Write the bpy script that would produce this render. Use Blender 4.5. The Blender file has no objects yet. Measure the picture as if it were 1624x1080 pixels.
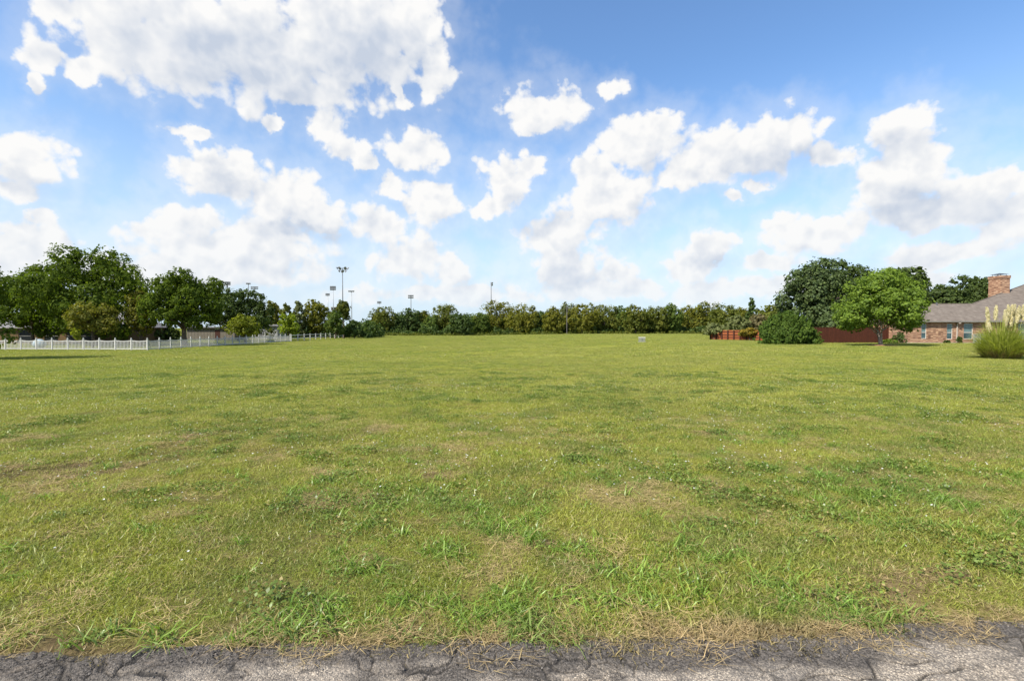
import bpy, bmesh, math, random
import numpy as np
from mathutils import Vector, Matrix, Euler

sc = bpy.context.scene
col = sc.collection
R = math.radians
rng = np.random.default_rng(7)
random.seed(7)

# ------------------------------------------------------------------ camera, sun, sky, exposure
CAM_H = 1.8
F = 800.0 / 1624.0                      # focal length as a share of the picture width
cam_d = bpy.data.cameras.new('camera')
cam = bpy.data.objects.new('camera', cam_d)
col.objects.link(cam)
cam.location = (0, 0, CAM_H)
cam.rotation_euler = (R(90) - math.atan(20 / 800.0), 0, 0)
cam_d.sensor_width = 36
cam_d.lens = 36 * F
cam_d.clip_start = 0.05
cam_d.clip_end = 6000
sc.camera = cam

SUN_EL, SUN_AZ = R(45), math.atan2(-0.78, -0.62)     # azimuth from +Y towards +X
sun_dir = Vector((math.sin(SUN_AZ) * math.cos(SUN_EL), math.cos(SUN_AZ) * math.cos(SUN_EL), math.sin(SUN_EL)))
sd = bpy.data.lights.new('sun', 'SUN')
sd.energy = 5.0
sd.angle = R(0.53)
sd.color = (1.0, 0.94, 0.84)
sun = bpy.data.objects.new('sun', sd)
col.objects.link(sun)
sun.location = (-60, -20, 80)
sun.rotation_euler = sun_dir.to_track_quat('Z', 'Y').to_euler()

sc.view_settings.view_transform = 'Standard'
sc.view_settings.look = 'None'
sc.view_settings.exposure = 0.68
sc.view_settings.gamma = 1.0
sc.view_settings.use_curve_mapping = False
sc.cycles.max_bounces = 6
sc.cycles.transparent_max_bounces = 8


class NT:
    """short-hand for wiring nodes"""
    def __init__(s, nt):
        s.nt = nt
        nt.nodes.clear()

    def n(s, kind, ins=None, **props):
        nd = s.nt.nodes.new(kind)
        for k, v in props.items():
            setattr(nd, k, v)
        if ins:
            for k, v in ins.items():
                sock = nd.inputs[k]
                if isinstance(v, bpy.types.NodeSocket):
                    s.nt.links.new(v, sock)
                elif v is not None:
                    sock.default_value = v
        return nd

    def math(s, op, a, b=None, c=None, clamp=False):
        ins = {0: a}
        if b is not None: ins[1] = b
        if c is not None: ins[2] = c
        return s.n('ShaderNodeMath', ins, operation=op, use_clamp=clamp).outputs[0]

    def vmath(s, op, a, b=None, c=None):
        ins = {0: a}
        if b is not None: ins[1] = b
        if c is not None: ins[2] = c
        return s.n('ShaderNodeVectorMath', ins, operation=op)

    def ramp(s, v, a, b, lo=0.0, hi=1.0, smooth=True):
        return s.n('ShaderNodeMapRange', {0: v, 1: a, 2: b, 3: lo, 4: hi}, clamp=True,
                   interpolation_type='SMOOTHSTEP' if smooth else 'LINEAR').outputs[0]

    def mix(s, f, a, b, blend='MIX'):
        nd = s.nt.nodes.new('ShaderNodeMix')
        nd.data_type = 'RGBA'
        nd.blend_type = blend
        for i, v in ((0, f), (6, a), (7, b)):
            if isinstance(v, bpy.types.NodeSocket):
                s.nt.links.new(v, nd.inputs[i])
            elif i:
                nd.inputs[i].default_value = tuple(v) + ((1,) if len(v) == 3 else ())
            else:
                nd.inputs[i].default_value = v
        return nd.outputs[2]

    def noise(s, vec, scale, detail=3.0, rough=0.55, out=0, dist=0.0):
        return s.n('ShaderNodeTexNoise', {'Vector': vec, 'Scale': scale, 'Detail': detail, 'Roughness': rough, 'Distortion': dist}).outputs[out]


def pix_dir(px, py):
    d = Vector(((px - 812) / 800.0, 1.0, (540 - py) / 800.0))
    return (cam.rotation_euler.to_matrix() @ Vector((d.x, d.z, -1.0))).normalized()


# clouds: centre and half size of each heap, as the photograph shows them
CLOUDS = [
    (400, 85, 310, 88), (560, 55, 150, 95), (655, 50, 62, 70), (215, 60, 140, 80), (300, 20, 220, 60), (480, 140, 130, 38),
    (75, 80, 55, 32), (135, 112, 50, 30), (688, 112, 30, 55), (638, 156, 16, 24), (62, 135, 24, 24), (90, 10, 60, 25),
    (40, 250, 105, 56), (30, 300, 70, 34), (70, 392, 100, 44), (85, 352, 30, 26), (10, 410, 70, 44),
    (300, 214, 46, 16), (425, 198, 26, 14),
    (515, 202, 46, 40), (545, 236, 40, 26), (576, 259, 24, 20),
    (665, 240, 72, 40), (620, 290, 32, 28), (690, 312, 60, 48),
    (360, 282, 86, 52), (445, 322, 105, 66), (300, 345, 84, 38), (505, 350, 80, 48), (390, 385, 215, 58),
    (240, 372, 66, 42), (600, 360, 64, 42), (360, 425, 240, 50), (650, 412, 82, 52), (712, 430, 40, 44),
    (805, 290, 52, 50), (772, 325, 44, 22), (832, 262, 28, 32),
    (865, 172, 92, 42), (967, 136, 30, 20), (850, 196, 46, 22),
    (1010, 222, 82, 48), (945, 272, 64, 36), (1045, 194, 44, 24), (965, 322, 104, 56), (885, 372, 86, 44), (1000, 300, 70, 40),
    (900, 424, 96, 44), (972, 432, 38, 26),
    (1165, 240, 132, 52), (1240, 214, 68, 42), (1095, 272, 66, 36), (1325, 242, 60, 30), (1200, 290, 30, 20), (1160, 312, 24, 17),
    (1425, 218, 72, 60), (1440, 275, 124, 68), (1545, 300, 90, 44), (1400, 312, 100, 54), (1305, 370, 105, 42), (1480, 342, 150, 44),
    (1250, 352, 48, 24), (1130, 396, 54, 38), (1105, 424, 60, 32), (1215, 420, 60, 22), (1575, 372, 90, 34), (1500, 402, 120, 30),
    (1610, 285, 60, 36), (1600, 335, 80, 40), (1180, 460, 190, 28), (950, 460, 170, 26), (1420, 440, 190, 20), (720, 470, 260, 24), (180, 440, 260, 34),
]
GREYS = [(430, 105, 300, 62), (580, 85, 150, 50), (370, 290, 60, 26), (60, 170, 100, 34), (1480, 335, 150, 36), (1240, 250, 110, 30),
         (30, 280, 70, 30), (860, 350, 50, 22), (1140, 415, 60, 16), (480, 370, 150, 16), (900, 440, 90, 20), (1400, 250, 40, 40), (1400, 412, 120, 14)]


def build_world():
    w = bpy.data.worlds.new('World')
    sc.world = w
    w.use_nodes = True
    t = NT(w.node_tree)
    out = t.n('ShaderNodeOutputWorld')
    D = t.n('ShaderNodeTexCoord').outputs['Generated']
    sky = t.n('ShaderNodeTexSky')
    sky.sky_type = 'NISHITA'
    sky.sun_disc = False
    sky.sun_elevation = SUN_EL
    sky.sun_rotation = SUN_AZ % (2 * math.pi)
    sky.altitude = 150
    sky.air_density = 1.0
    sky.dust_density = 0.6
    sky.ozone_density = 1.6
    sep = t.n('ShaderNodeSeparateXYZ', {0: D})
    x, y, z = sep.outputs
    az = t.math('ARCTAN2', x, y)
    el = t.math('ARCSINE', z)
    P0 = t.n('ShaderNodeCombineXYZ', {0: az, 1: el}).outputs[0]
    # warp so that no heap is a plain oval
    wc = t.noise(D, 10.0, 5, 0.62, out=1)
    wv = t.vmath('MULTIPLY_ADD', wc, (0.10, 0.08, 0), (-0.05, -0.04, 0)).outputs[0]
    P = t.vmath('ADD', P0, wv).outputs[0]

    def heaps(lst, P, grow=1.0):
        acc = None
        for (cx, cy, rx, ry) in lst:
            d = pix_dir(cx, cy)
            a, e = math.atan2(d.x, d.y), math.asin(d.z)
            k = math.cos(math.atan2(cx - 812, 800))
            ra = rx * grow / 800 * k * k
            re = ry * grow / 800 * k
            m = t.vmath('MULTIPLY_ADD', P, (1 / ra, 1 / re, 0), (-a / ra, -e / re, 0)).outputs[0]
            ln = t.vmath('LENGTH', m).outputs['Value']
            acc = ln if acc is None else t.math('SMOOTH_MIN', acc, ln, 0.35)
        return t.math('SUBTRACT', 1.0, acc)

    cover = heaps(CLOUDS, P, 1.05)
    cover0 = cover
    # beyond the frame the same broken cumulus goes on
    far_n = t.noise(D, 2.6, 2, 0.5)
    far_c = t.ramp(far_n, 0.42, 0.66, -0.7, 0.5, False)
    win = t.math('MULTIPLY', t.ramp(t.math('ABSOLUTE', az), 0.80, 1.0, 1.0, 0.0), t.ramp(el, 0.60, 0.75, 1.0, 0.0))
    cover = t.n('ShaderNodeMix', {0: win, 2: far_c, 3: cover}, data_type='FLOAT').outputs[0]

    off = sun_dir * 0.012 + Vector((-0.004, 0, 0.012))
    D2 = t.vmath('ADD', D, tuple(off)).outputs[0]

    def billow(v, fine):
        n1 = t.noise(v, 16.0, fine, 0.56)
        p1 = t.math('ABSOLUTE', t.math('MULTIPLY_ADD', t.noise(v, 21.0, 1, 0.5), 2.0, -1.0))
        p2 = t.math('ABSOLUTE', t.math('MULTIPLY_ADD', t.noise(v, 47.0, 1, 0.5), 2.0, -1.0))
        p = t.math('MULTIPLY_ADD', p2, 0.40, p1)
        return t.math('MULTIPLY_ADD', p, 0.42, t.math('SUBTRACT', n1, 0.62))
    b1, b2 = billow(D, 6), billow(D2, 3)
    dens = t.math('MULTIPLY_ADD', b1, 1.32, t.math('ADD', cover, 0.0))
    low = t.ramp(el, 0.03, 0.34)                                   # haze softens the low, far clouds
    # light from the sun side: what lies deeper in a heap, away from the sun, is greyer
    above = heaps(CLOUDS, t.vmath('ADD', P, (-0.022, 0.040, 0)).outputs[0], 1.0)
    diff = t.math('SUBTRACT', above, cover0)
    soft = t.ramp(diff, 0.0, 0.8, 0.0, 0.25)
    edge = t.math('ADD', t.math('MULTIPLY_ADD', low, -0.12, 0.52), soft)
    alpha = t.n('ShaderNodeMapRange', {0: dens, 1: 0.06, 2: edge, 3: 0.0, 4: 1.0}, clamp=True, interpolation_type='SMOOTHSTEP').outputs[0]
    wisps = t.ramp(dens, -0.7, 0.25, 0.0, t.ramp(el, 0.02, 0.35, 0.42, 0.22))
    alpha = t.math('MAXIMUM', alpha, wisps)
    alpha = t.math('MULTIPLY', alpha, t.ramp(el, -0.02, 0.10, 0.6, 1.0))
    relief = t.math('MULTIPLY', t.math('SUBTRACT', b2, b1), 1.5)
    thick = t.ramp(dens, 0.2, 1.1, 0.0, 0.26)
    belly = t.ramp(diff, -0.3, 0.7, -0.03, 0.50)
    grey = t.ramp(heaps(GREYS, P), -0.15, 0.7, 0.0, 0.5)
    shade = t.math('ADD', t.math('ADD', t.math('ADD', relief, thick), belly), grey, clamp=True)
    ccol = t.mix(shade, (1.0, 0.995, 0.985), (0.59, 0.66, 0.78))
    ccol = t.mix(t.ramp(el, 0.0, 0.25, 0.35, 0.0), ccol, (0.80, 0.88, 0.97))
    skyc = t.mix(1.0, sky.outputs[0], (0.84, 1.03, 1.19), 'MULTIPLY')
    skyc = t.mix(t.ramp(el, -0.08, 0.46, 0.95, 0.0), skyc, (3.5, 4.25, 5.0))
    bg = t.n('ShaderNodeBackground', {0: skyc, 1: 0.12})
    bc = t.n('ShaderNodeBackground', {0: ccol, 1: 0.612})
    mx = t.n('ShaderNodeMixShader', {0: alpha, 1: bg.outputs[0], 2: bc.outputs[0]})
    t.nt.links.new(mx.outputs[0], out.inputs[0])
    w.cycles.sampling_method = 'MANUAL'
    w.cycles.sample_map_resolution = 512


build_world()


# ------------------------------------------------------------------ noise and terrain in numpy
def _hash(i, j, s):
    h = (i.astype(np.int64) * 374761393 + j.astype(np.int64) * 668265263 + s * 1442695041) & 0xFFFFFFFF
    h = ((h ^ (h >> 13)) * 1274126177) & 0xFFFFFFFF
    return ((h ^ (h >> 16)) & 0xFFFFFF) / float(0xFFFFFF)


def vnoise(x, y, s=0):
    i, j = np.floor(x), np.floor(y)
    u, v = x - i, y - j
    u, v = u * u * (3 - 2 * u), v * v * (3 - 2 * v)
    return (_hash(i, j, s) * (1 - u) + _hash(i + 1, j, s) * u) * (1 - v) + (_hash(i, j + 1, s) * (1 - u) + _hash(i + 1, j + 1, s) * u) * v


def fbm(x, y, s=0, o=4):
    x, y = np.asarray(x, float), np.asarray(y, float)
    a, t, tot = 0.5, 0.0, 0.0
    for k in range(o):
        t = t + a * vnoise(x * 2 ** k + 17.3 * k, y * 2 ** k - 9.1 * k, s + k)
        tot += a
        a *= 0.5
    return t / tot


def sstep(a, b, x):
    t = np.clip((np.asarray(x, float) - a) / (b - a), 0, 1)
    return t * t * (3 - 2 * t)


def road_edge(x):
    return 2.80 + 0.045 * x + (fbm(np.asarray(x) * 1.3, 3.3, 40, 3) - 0.5) * 0.26


def gz(x, y):
    x, y = np.asarray(x, float), np.asarray(y, float)
    z = -0.55 * sstep(5, 46, y) * (1 - sstep(-18, 26, x))
    near = 1 - sstep(14, 40, y)
    z = z + near * ((fbm(x * 0.9, y * 0.9, 5, 3) - 0.5) * 0.10 + (fbm(x * 4, y * 4, 9, 3) - 0.5) * 0.035) * sstep(2.7, 4.0, y)
    return z - 0.10 * (1 - sstep(2.35, 2.85, y))


def tz(x, y):
    return float(gz(x, y))


def at(px, py):
    """the point of the ground that the photograph shows at a pixel"""
    d = pix_dir(px, py)
    t, o = 2.0, Vector((0, 0, CAM_H))
    while t < 2500:
        p = o + d * t
        if p.z <= tz(p.x, p.y): return p
        t *= 1.004
    return o + d * 400


def atd(px, py, Y):
    """the point at distance Y along a pixel's line of sight"""
    d = pix_dir(px, py)
    return Vector((0, 0, CAM_H)) + d * (Y / d.y)


# worn, bare places in the turf: where they lie and how wide they are (m)
SPOTS = []
for (px_, py_, rr_) in ((540, 790, .42), (575, 792, .30), (505, 788, .26), (85, 765, .60), (40, 742, .45), (1160, 780, .25), (1205, 778, .18), (1390, 940, .30), (1440, 935, .34), (1330, 960, .22),
                        (800, 905, .20), (880, 870, .22), (250, 920, .16), (1520, 905, .26), (310, 690, .5), (150, 745, .5), (330, 640, .6), (700, 760, .3)):
    p_ = at(px_, py_)
    SPOTS.append((p_.x, p_.y, rr_))


def bare(x, y):
    x, y = np.asarray(x, float), np.asarray(y, float)
    wx, wy = x + (fbm(x * 3, y * 3, 201, 3) - .5) * .7, y + (fbm(x * 3, y * 3, 211, 3) - .5) * .9
    b = np.zeros_like(x)
    for (sx, sy, r) in SPOTS:
        b = np.maximum(b, 1 - np.hypot((wx - sx) / (r * 1.25), (wy - sy) / (r * 1.1)))
    return sstep(0.0, 0.55, b)


# ------------------------------------------------------------------ object helpers
def tag(o, label=None, cat=None, group=None, kind=None):
    if label: o['label'] = label
    if cat: o['category'] = cat
    if group: o['group'] = group
    if kind: o['kind'] = kind
    return o


def empty(name, loc, label, cat, group=None, rz=0):
    o = bpy.data.objects.new(name, None)
    o.empty_display_size = 0.3
    col.objects.link(o)
    o.location = loc
    o.rotation_euler.z = rz
    return tag(o, label, cat, group)


def link(name, me, mat=None, parent=None, loc=None, rz=0):
    o = bpy.data.objects.new(name, me)
    col.objects.link(o)
    if mat is not None and not me.materials: me.materials.append(mat)
    if parent is not None: o.parent = parent
    if loc is not None: o.location = loc
    if rz: o.rotation_euler.z = rz
    return o


def mesh_np(name, verts, faces, mat=None, smooth=False):
    """verts (n,3), faces (m,k) arrays -> mesh"""
    me = bpy.data.meshes.new(name)
    verts = np.asarray(verts, np.float32)
    faces = np.asarray(faces, np.int32)
    m, k = faces.shape
    me.vertices.add(len(verts))
    me.vertices.foreach_set('co', verts.ravel())
    me.loops.add(m * k)
    me.loops.foreach_set('vertex_index', faces.ravel())
    me.polygons.add(m)
    me.polygons.foreach_set('loop_start', np.arange(m, dtype=np.int32) * k)
    me.polygons.foreach_set('loop_total', np.full(m, k, np.int32))
    if smooth: me.polygons.foreach_set('use_smooth', np.ones(m, bool))
    me.update(calc_edges=True)
    if mat is not None: me.materials.append(mat)
    return me


class MB:
    """collects boxes, tubes and polygons into one mesh"""
    def __init__(s): s.v, s.f = [], []

    def box(s, x0, x1, y0, y1, z0, z1):
        b = len(s.v)
        s.v += [(x0, y0, z0), (x1, y0, z0), (x1, y1, z0), (x0, y1, z0), (x0, y0, z1), (x1, y0, z1), (x1, y1, z1), (x0, y1, z1)]
        s.f += [tuple(b + i for i in q) for q in ((0, 3, 2, 1), (4, 5, 6, 7), (0, 1, 5, 4), (1, 2, 6, 5), (2, 3, 7, 6), (3, 0, 4, 7))]
        return s

    def poly(s, *pts):
        b = len(s.v)
        s.v += [tuple(p) for p in pts]
        s.f.append(tuple(range(b, b + len(pts))))
        return s

    def tube(s, pts, radii, n=7):
        pts = [Vector(p) for p in pts]
        b = len(s.v)
        for i, p in enumerate(pts):
            d = (pts[min(i + 1, len(pts) - 1)] - pts[max(i - 1, 0)]).normalized()
            a = d.orthogonal().normalized() if abs(d.z) < 0.9 else Vector((1, 0, 0)).cross(d).normalized()
            c = d.cross(a)
            for k in range(n):
                th = 2 * math.pi * k / n
                q = p + (a * math.cos(th) + c * math.sin(th)) * radii[i]
                s.v.append(tuple(q))
        for i in range(len(pts) - 1):
            for k in range(n):
                s.f.append((b + i * n + k, b + i * n + (k + 1) % n, b + (i + 1) * n + (k + 1) % n, b + (i + 1) * n + k))
        s.f.append(tuple(b + (len(pts) - 1) * n + k for k in range(n)))
        s.f.append(tuple(b + n - 1 - k for k in range(n)))
        return s

    def lathe(s, prof, n=10, c=(0, 0, 0)):
        return s.tube([(c[0], c[1], c[2] + z) for z, r in prof], [max(r, 1e-3) for z, r in prof], n)

    def mesh(s, name, mat=None, smooth=False, bevel=0.0):
        me = bpy.data.meshes.new(name)
        me.from_pydata(s.v, [], s.f)
        if bevel:
            bm = bmesh.new(); bm.from_mesh(me)
            bmesh.ops.bevel(bm, geom=bm.edges[:], offset=bevel, segments=1, affect='EDGES')
            bm.to_mesh(me); bm.free()
        if smooth:
            me.polygons.foreach_set('use_smooth', [True] * len(me.polygons))
        me.update()
        if mat is not None: me.materials.append(mat)
        return me

    def build(s, name, mat=None, parent=None, loc=None, rz=0, smooth=False, bevel=0.0):
        return link(name, s.mesh(name, mat, smooth, bevel), None, parent, loc, rz)


# ------------------------------------------------------------------ materials
def material(name):
    m = bpy.data.materials.new(name)
    m.use_nodes = True
    return m, NT(m.node_tree)


def finish(t, shader):
    o = t.n('ShaderNodeOutputMaterial')
    t.nt.links.new(shader, o.inputs[0])


def plain(name, c, rough=0.6, var=0.15, scale=6.0, metallic=0.0, spec=0.4, bump=0.0):
    m, t = material(name)
    pos = t.n('ShaderNodeNewGeometry').outputs['Position']
    n = t.noise(pos, scale, 5, 0.6)
    cc = t.mix(t.ramp(n, 0.3, 0.7), [v * (1 - var) for v in c], [min(1, v * (1 + var)) for v in c])
    p = t.n('ShaderNodeBsdfPrincipled', {'Base Color': cc, 'Roughness': rough, 'Metallic': metallic, 'Specular IOR Level': spec})
    if bump:
        b = t.n('ShaderNodeBump', {'Strength': bump, 'Distance': 0.02, 'Height': t.noise(pos, scale * 5, 4)})
        t.nt.links.new(b.outputs[0], p.inputs['Normal'])
    finish(t, p.outputs[0])
    return m


def leafy(name, dark, mid, light, trans=0.35, gloss=0.03, patch=None, patch_scale=0.5, patch_at=0.55):
    m, t = material(name)
    g = t.n('ShaderNodeNewGeometry')
    r = g.outputs['Random Per Island']
    ramp = t.n('ShaderNodeValToRGB', {0: r})
    ramp.color_ramp.elements[0].color = (*dark, 1)
    ramp.color_ramp.elements[1].color = (*light, 1)
    e = ramp.color_ramp.elements.new(0.5)
    e.color = (*mid, 1)
    c = ramp.outputs[0]
    n = t.noise(g.outputs['Position'], patch_scale, 3, 0.6)
    c = t.mix(t.ramp(n, 0.35, 0.65, 0.55, 0.0), c, [v * 0.7 for v in mid])
    if patch:
        n2 = t.noise(g.outputs['Position'], patch_scale * 1.4, 2, 0.5)
        c = t.mix(t.ramp(n2, patch_at, patch_at + 0.16, 0.0, 0.75), c, patch)
    d = t.n('ShaderNodeBsdfDiffuse', {0: c, 1: 0.5})
    tc = t.mix(1.0, c, (1.25, 1.35, 0.55), 'MULTIPLY')
    tr = t.n('ShaderNodeBsdfTranslucent', {0: tc})
    mx = t.n('ShaderNodeMixShader', {0: trans, 1: d.outputs[0], 2: tr.outputs[0]})
    gl = t.n('ShaderNodeBsdfGlossy', {0: (0.8, 0.9, 0.7, 1), 1: 0.6})
    m2 = t.n('ShaderNodeMixShader', {0: gloss * 0.5, 1: mx.outputs[0], 2: gl.outputs[0]})
    finish(t, m2.outputs[0])
    return m


def lawn_group():
    """colour of the turf, by place in the field: green, yellow-green and dry patches"""
    ng = bpy.data.node_groups.new('lawn_colour', 'ShaderNodeTree')
    ng.interface.new_socket('Color', in_out='OUTPUT', socket_type='NodeSocketColor')
    ng.interface.new_socket('Bare', in_out='OUTPUT', socket_type='NodeSocketFloat')
    t = NT(ng)
    out = t.n('NodeGroupOutput')
    pos = t.n('ShaderNodeNewGeometry').outputs['Position']
    sp = t.n('ShaderNodeSeparateXYZ', {0: pos})
    flat = t.n('ShaderNodeCombineXYZ', {0: sp.outputs[0], 1: sp.outputs[1]}).outputs[0]
    n1 = t.noise(flat, 0.16, 3, 0.6)
    n2 = t.noise(flat, 0.75, 4, 0.65)
    n3 = t.noise(flat, 2.6, 4, 0.6)
    n4 = t.noise(t.vmath('ADD', flat, (31, 17, 0)).outputs[0], 0.42, 5, 0.62)
    n5 = t.noise(t.vmath('ADD', flat, (-57, 88, 0)).outputs[0], 0.05, 3, 0.6)
    c = t.mix(t.ramp(n1, 0.34, 0.66), LAWN_A, LAWN_B)
    c = t.mix(t.ramp(n2, 0.46, 0.62, 0, 0.85), c, LAWN_C)
    n6 = t.noise(t.vmath('ADD', flat, (7, -31, 0)).outputs[0], 0.33, 5, 0.68)
    c = t.mix(t.ramp(n6, 0.50, 0.64, 0, 0.5), c, LAWN_F)
    c = t.mix(t.ramp(n5, 0.42, 0.62, 0, 0.45), c, LAWN_E)
    c = t.mix(t.ramp(n3, 0.48, 0.72, 0, 0.5), c, LAWN_D)
    dry = t.ramp(n4, 0.58, 0.76, 0, 0.35)
    c = t.mix(dry, c, (0.29, 0.22, 0.075))
    edge = t.math('SUBTRACT', sp.outputs[1], t.math('MULTIPLY_ADD', sp.outputs[0], 0.045, 2.80))
    edge = t.math('ADD', edge, t.math('MULTIPLY_ADD', n3, -0.9, 0.45))
    ed = t.ramp(edge, 0.02, 0.32, 0.8, 0.0)
    c = t.mix(ed, c, (0.28, 0.20, 0.11))
    bare = t.math('MAXIMUM', ed, t.ramp(n4, 0.66, 0.74))
    t.nt.links.new(c, out.inputs[0])
    t.nt.links.new(bare, out.inputs[1])
    return ng


LAWN_A = (0.248, 0.281, 0.044)
LAWN_B = (0.331, 0.337, 0.057)
LAWN_C = (0.158, 0.216, 0.040)
LAWN_D = (0.326, 0.302, 0.085)
LAWN_F = (0.202, 0.214, 0.047)
LAWN_E = (0.317, 0.312, 0.076)
LAWN = lawn_group()


def ground_mat():
    m, t = material('turf_ground')
    g = t.n('ShaderNodeGroup'); g.node_tree = LAWN
    pos = t.n('ShaderNodeNewGeometry').outputs['Position']
    fine = t.noise(pos, 22, 5, 0.7)
    mid = t.noise(pos, 3.5, 5, 0.65)
    ln = t.vmath('LENGTH', pos).outputs['Value']
    farf = t.ramp(ln, 6, 40)
    c = t.mix(t.ramp(fine, 0.3, 0.7, 0.45, 0.0), g.outputs[0], (0.07, 0.065, 0.025))
    soil = t.mix(t.ramp(fine, 0.3, 0.7), (0.10, 0.065, 0.035), (0.21, 0.15, 0.085))
    c = t.mix(t.math('MULTIPLY', t.ramp(fine, 0.35, 0.75, 0.75, 0.25), t.math('SUBTRACT', 1.0, farf)), c, soil)
    c = t.mix(t.math('MULTIPLY', g.outputs[1], 0.7), c, soil)
    worn = t.n('ShaderNodeAttribute', attribute_name='bare').outputs['Fac']
    c = t.mix(t.math('MULTIPLY', worn, 0.9), c, soil)
    c = t.mix(t.ramp(mid, 0.4, 0.75, 0.0, 0.30), c, (0.10, 0.125, 0.028))
    c = t.mix(1.0, c, (0.80, 0.80, 0.80), 'MULTIPLY')
    d = t.n('ShaderNodeBsdfDiffuse', {0: c, 1: 0.8})
    b = t.n('ShaderNodeBump', {'Strength': 0.6, 'Distance': 0.05, 'Height': t.math('ADD', fine, mid)})
    t.nt.links.new(b.outputs[0], d.inputs['Normal'])
    finish(t, d.outputs[0])
    return m


def blade_mat(name, gain=1.0, straw=0.12, tint=None, tintf=0.0, trans=0.35):
    m, t = material(name)
    g = t.n('ShaderNodeGroup'); g.node_tree = LAWN
    r = t.n('ShaderNodeNewGeometry').outputs['Random Per Island']
    c = g.outputs[0]
    if tint: c = t.mix(tintf, c, tint)
    k = t.ramp(r, 0, 1, 0.62 * gain, 1.42 * gain, False)
    c = t.mix(1.0, c, t.n('ShaderNodeCombineColor', {0: k, 1: k, 2: k}).outputs[0], 'MULTIPLY')
    if straw:
        r2 = t.math('FRACT', t.math('MULTIPLY', r, 37.7))
        c = t.mix(t.math('MULTIPLY', t.math('LESS_THAN', r2, straw), 0.8), c, (0.46, 0.35, 0.16))
    d = t.n('ShaderNodeBsdfDiffuse', {0: c})
    tr = t.n('ShaderNodeBsdfTranslucent', {0: t.mix(1.0, c, (1.2, 1.3, 0.6), 'MULTIPLY')})
    mx = t.n('ShaderNodeMixShader', {0: trans, 1: d.outputs[0], 2: tr.outputs[0]})
    gl = t.n('ShaderNodeBsdfGlossy', {0: (1, 1, 1, 1), 1: 0.4})
    m2 = t.n('ShaderNodeMixShader', {0: 0.025, 1: mx.outputs[0], 2: gl.outputs[0]})
    finish(t, m2.outputs[0])
    return m


def road_mat():
    m, t = material('cracked_asphalt')
    pos = t.n('ShaderNodeNewGeometry').outputs['Position']
    tar = t.n('ShaderNodeAttribute', attribute_name='tar').outputs['Fac']
    crack = t.n('ShaderNodeAttribute', attribute_name='crack').outputs['Fac']
    v = t.n('ShaderNodeTexVoronoi', {'Vector': pos, 'Scale': 130.0, 'Randomness': 1.0})
    stone = t.n('ShaderNodeSeparateColor', {0: v.outputs['Color']}).outputs[0]
    agg = t.n('ShaderNodeValToRGB', {0: stone})
    cr = agg.color_ramp
    cr.elements[0].color = (0.12, 0.099, 0.076, 1); cr.elements[1].color = (0.66, 0.555, 0.42, 1)
    e = cr.elements.new(0.45); e.color = (0.33, 0.272, 0.205, 1)
    e = cr.elements.new(0.8); e.color = (0.46, 0.38, 0.285, 1)
    c = t.mix(t.ramp(v.outputs['Distance'], 0.35, 0.7, 0.0, 0.6), agg.outputs[0], (0.09, 0.085, 0.08))
    big = t.noise(pos, 2.2, 4, 0.6)
    c = t.mix(t.ramp(big, 0.35, 0.7, 0.35, 0.0), c, (0.14, 0.13, 0.12))
    tarc = t.mix(t.ramp(t.noise(pos, 70, 4, 0.65), 0.35, 0.7), (0.026, 0.023, 0.020), (0.155, 0.134, 0.113))
    c = t.mix(t.math('MULTIPLY', tar, 0.94), c, tarc)
    dust = t.ramp(t.noise(pos, 9, 4, 0.6), 0.58, 0.75, 0, 0.45)
    c = t.mix(dust, c, (0.25, 0.20, 0.15))
    c = t.mix(t.math('MULTIPLY', crack, 0.85), c, (0.02, 0.019, 0.018))
    p = t.n('ShaderNodeBsdfPrincipled', {'Base Color': c, 'Roughness': 0.9, 'Specular IOR Level': 0.2})
    b = t.n('ShaderNodeBump', {'Strength': 0.7, 'Distance': 0.006, 'Height': t.math('SUBTRACT', 1.0, v.outputs['Distance'])})
    t.nt.links.new(b.outputs[0], p.inputs['Normal'])
    finish(t, p.outputs[0])
    return m


def brick_mat(name, c1, c2, mortar, light=None):
    m, t = material(name)
    g = t.n('ShaderNodeNewGeometry')
    sp = t.n('ShaderNodeSeparateXYZ', {0: g.outputs['Position']})
    u = t.math('ADD', sp.outputs[0], sp.outputs[1])
    vec = t.n('ShaderNodeCombineXYZ', {0: u, 1: sp.outputs[2]}).outputs[0]
    b = t.n('ShaderNodeTexBrick', {'Vector': vec, 'Scale': 1.0, 'Color1': (*c1, 1), 'Color2': (*c2, 1), 'Mortar': (*mortar, 1),
                                   'Mortar Size': 0.012, 'Brick Width': 0.30, 'Row Height': 0.10, 'Bias': 0.0}, offset=0.5)
    cell = t.n('ShaderNodeTexNoise', {'Vector': t.vmath('SNAP', vec, (0.30, 0.10, 1.0)).outputs[0], 'Scale': 9.0, 'Detail': 1.0}).outputs[0]
    c = t.mix(t.ramp(cell, 0.52, 0.64, 0, 0.9), b.outputs[0], light or (0.42, 0.27, 0.20))
    c = t.mix(t.ramp(cell, 0.34, 0.46, 0.85, 0.0), c, (0.11, 0.055, 0.038))
    p = t.n('ShaderNodeBsdfPrincipled', {'Base Color': c, 'Roughness': 0.9, 'Specular IOR Level': 0.2})
    bp = t.n('ShaderNodeBump', {'Strength': 0.5, 'Distance': 0.01, 'Height': t.math('SUBTRACT', 1.0, b.outputs['Fac'])})
    t.nt.links.new(bp.outputs[0], p.inputs['Normal'])
    finish(t, p.outputs[0])
    return m


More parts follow.
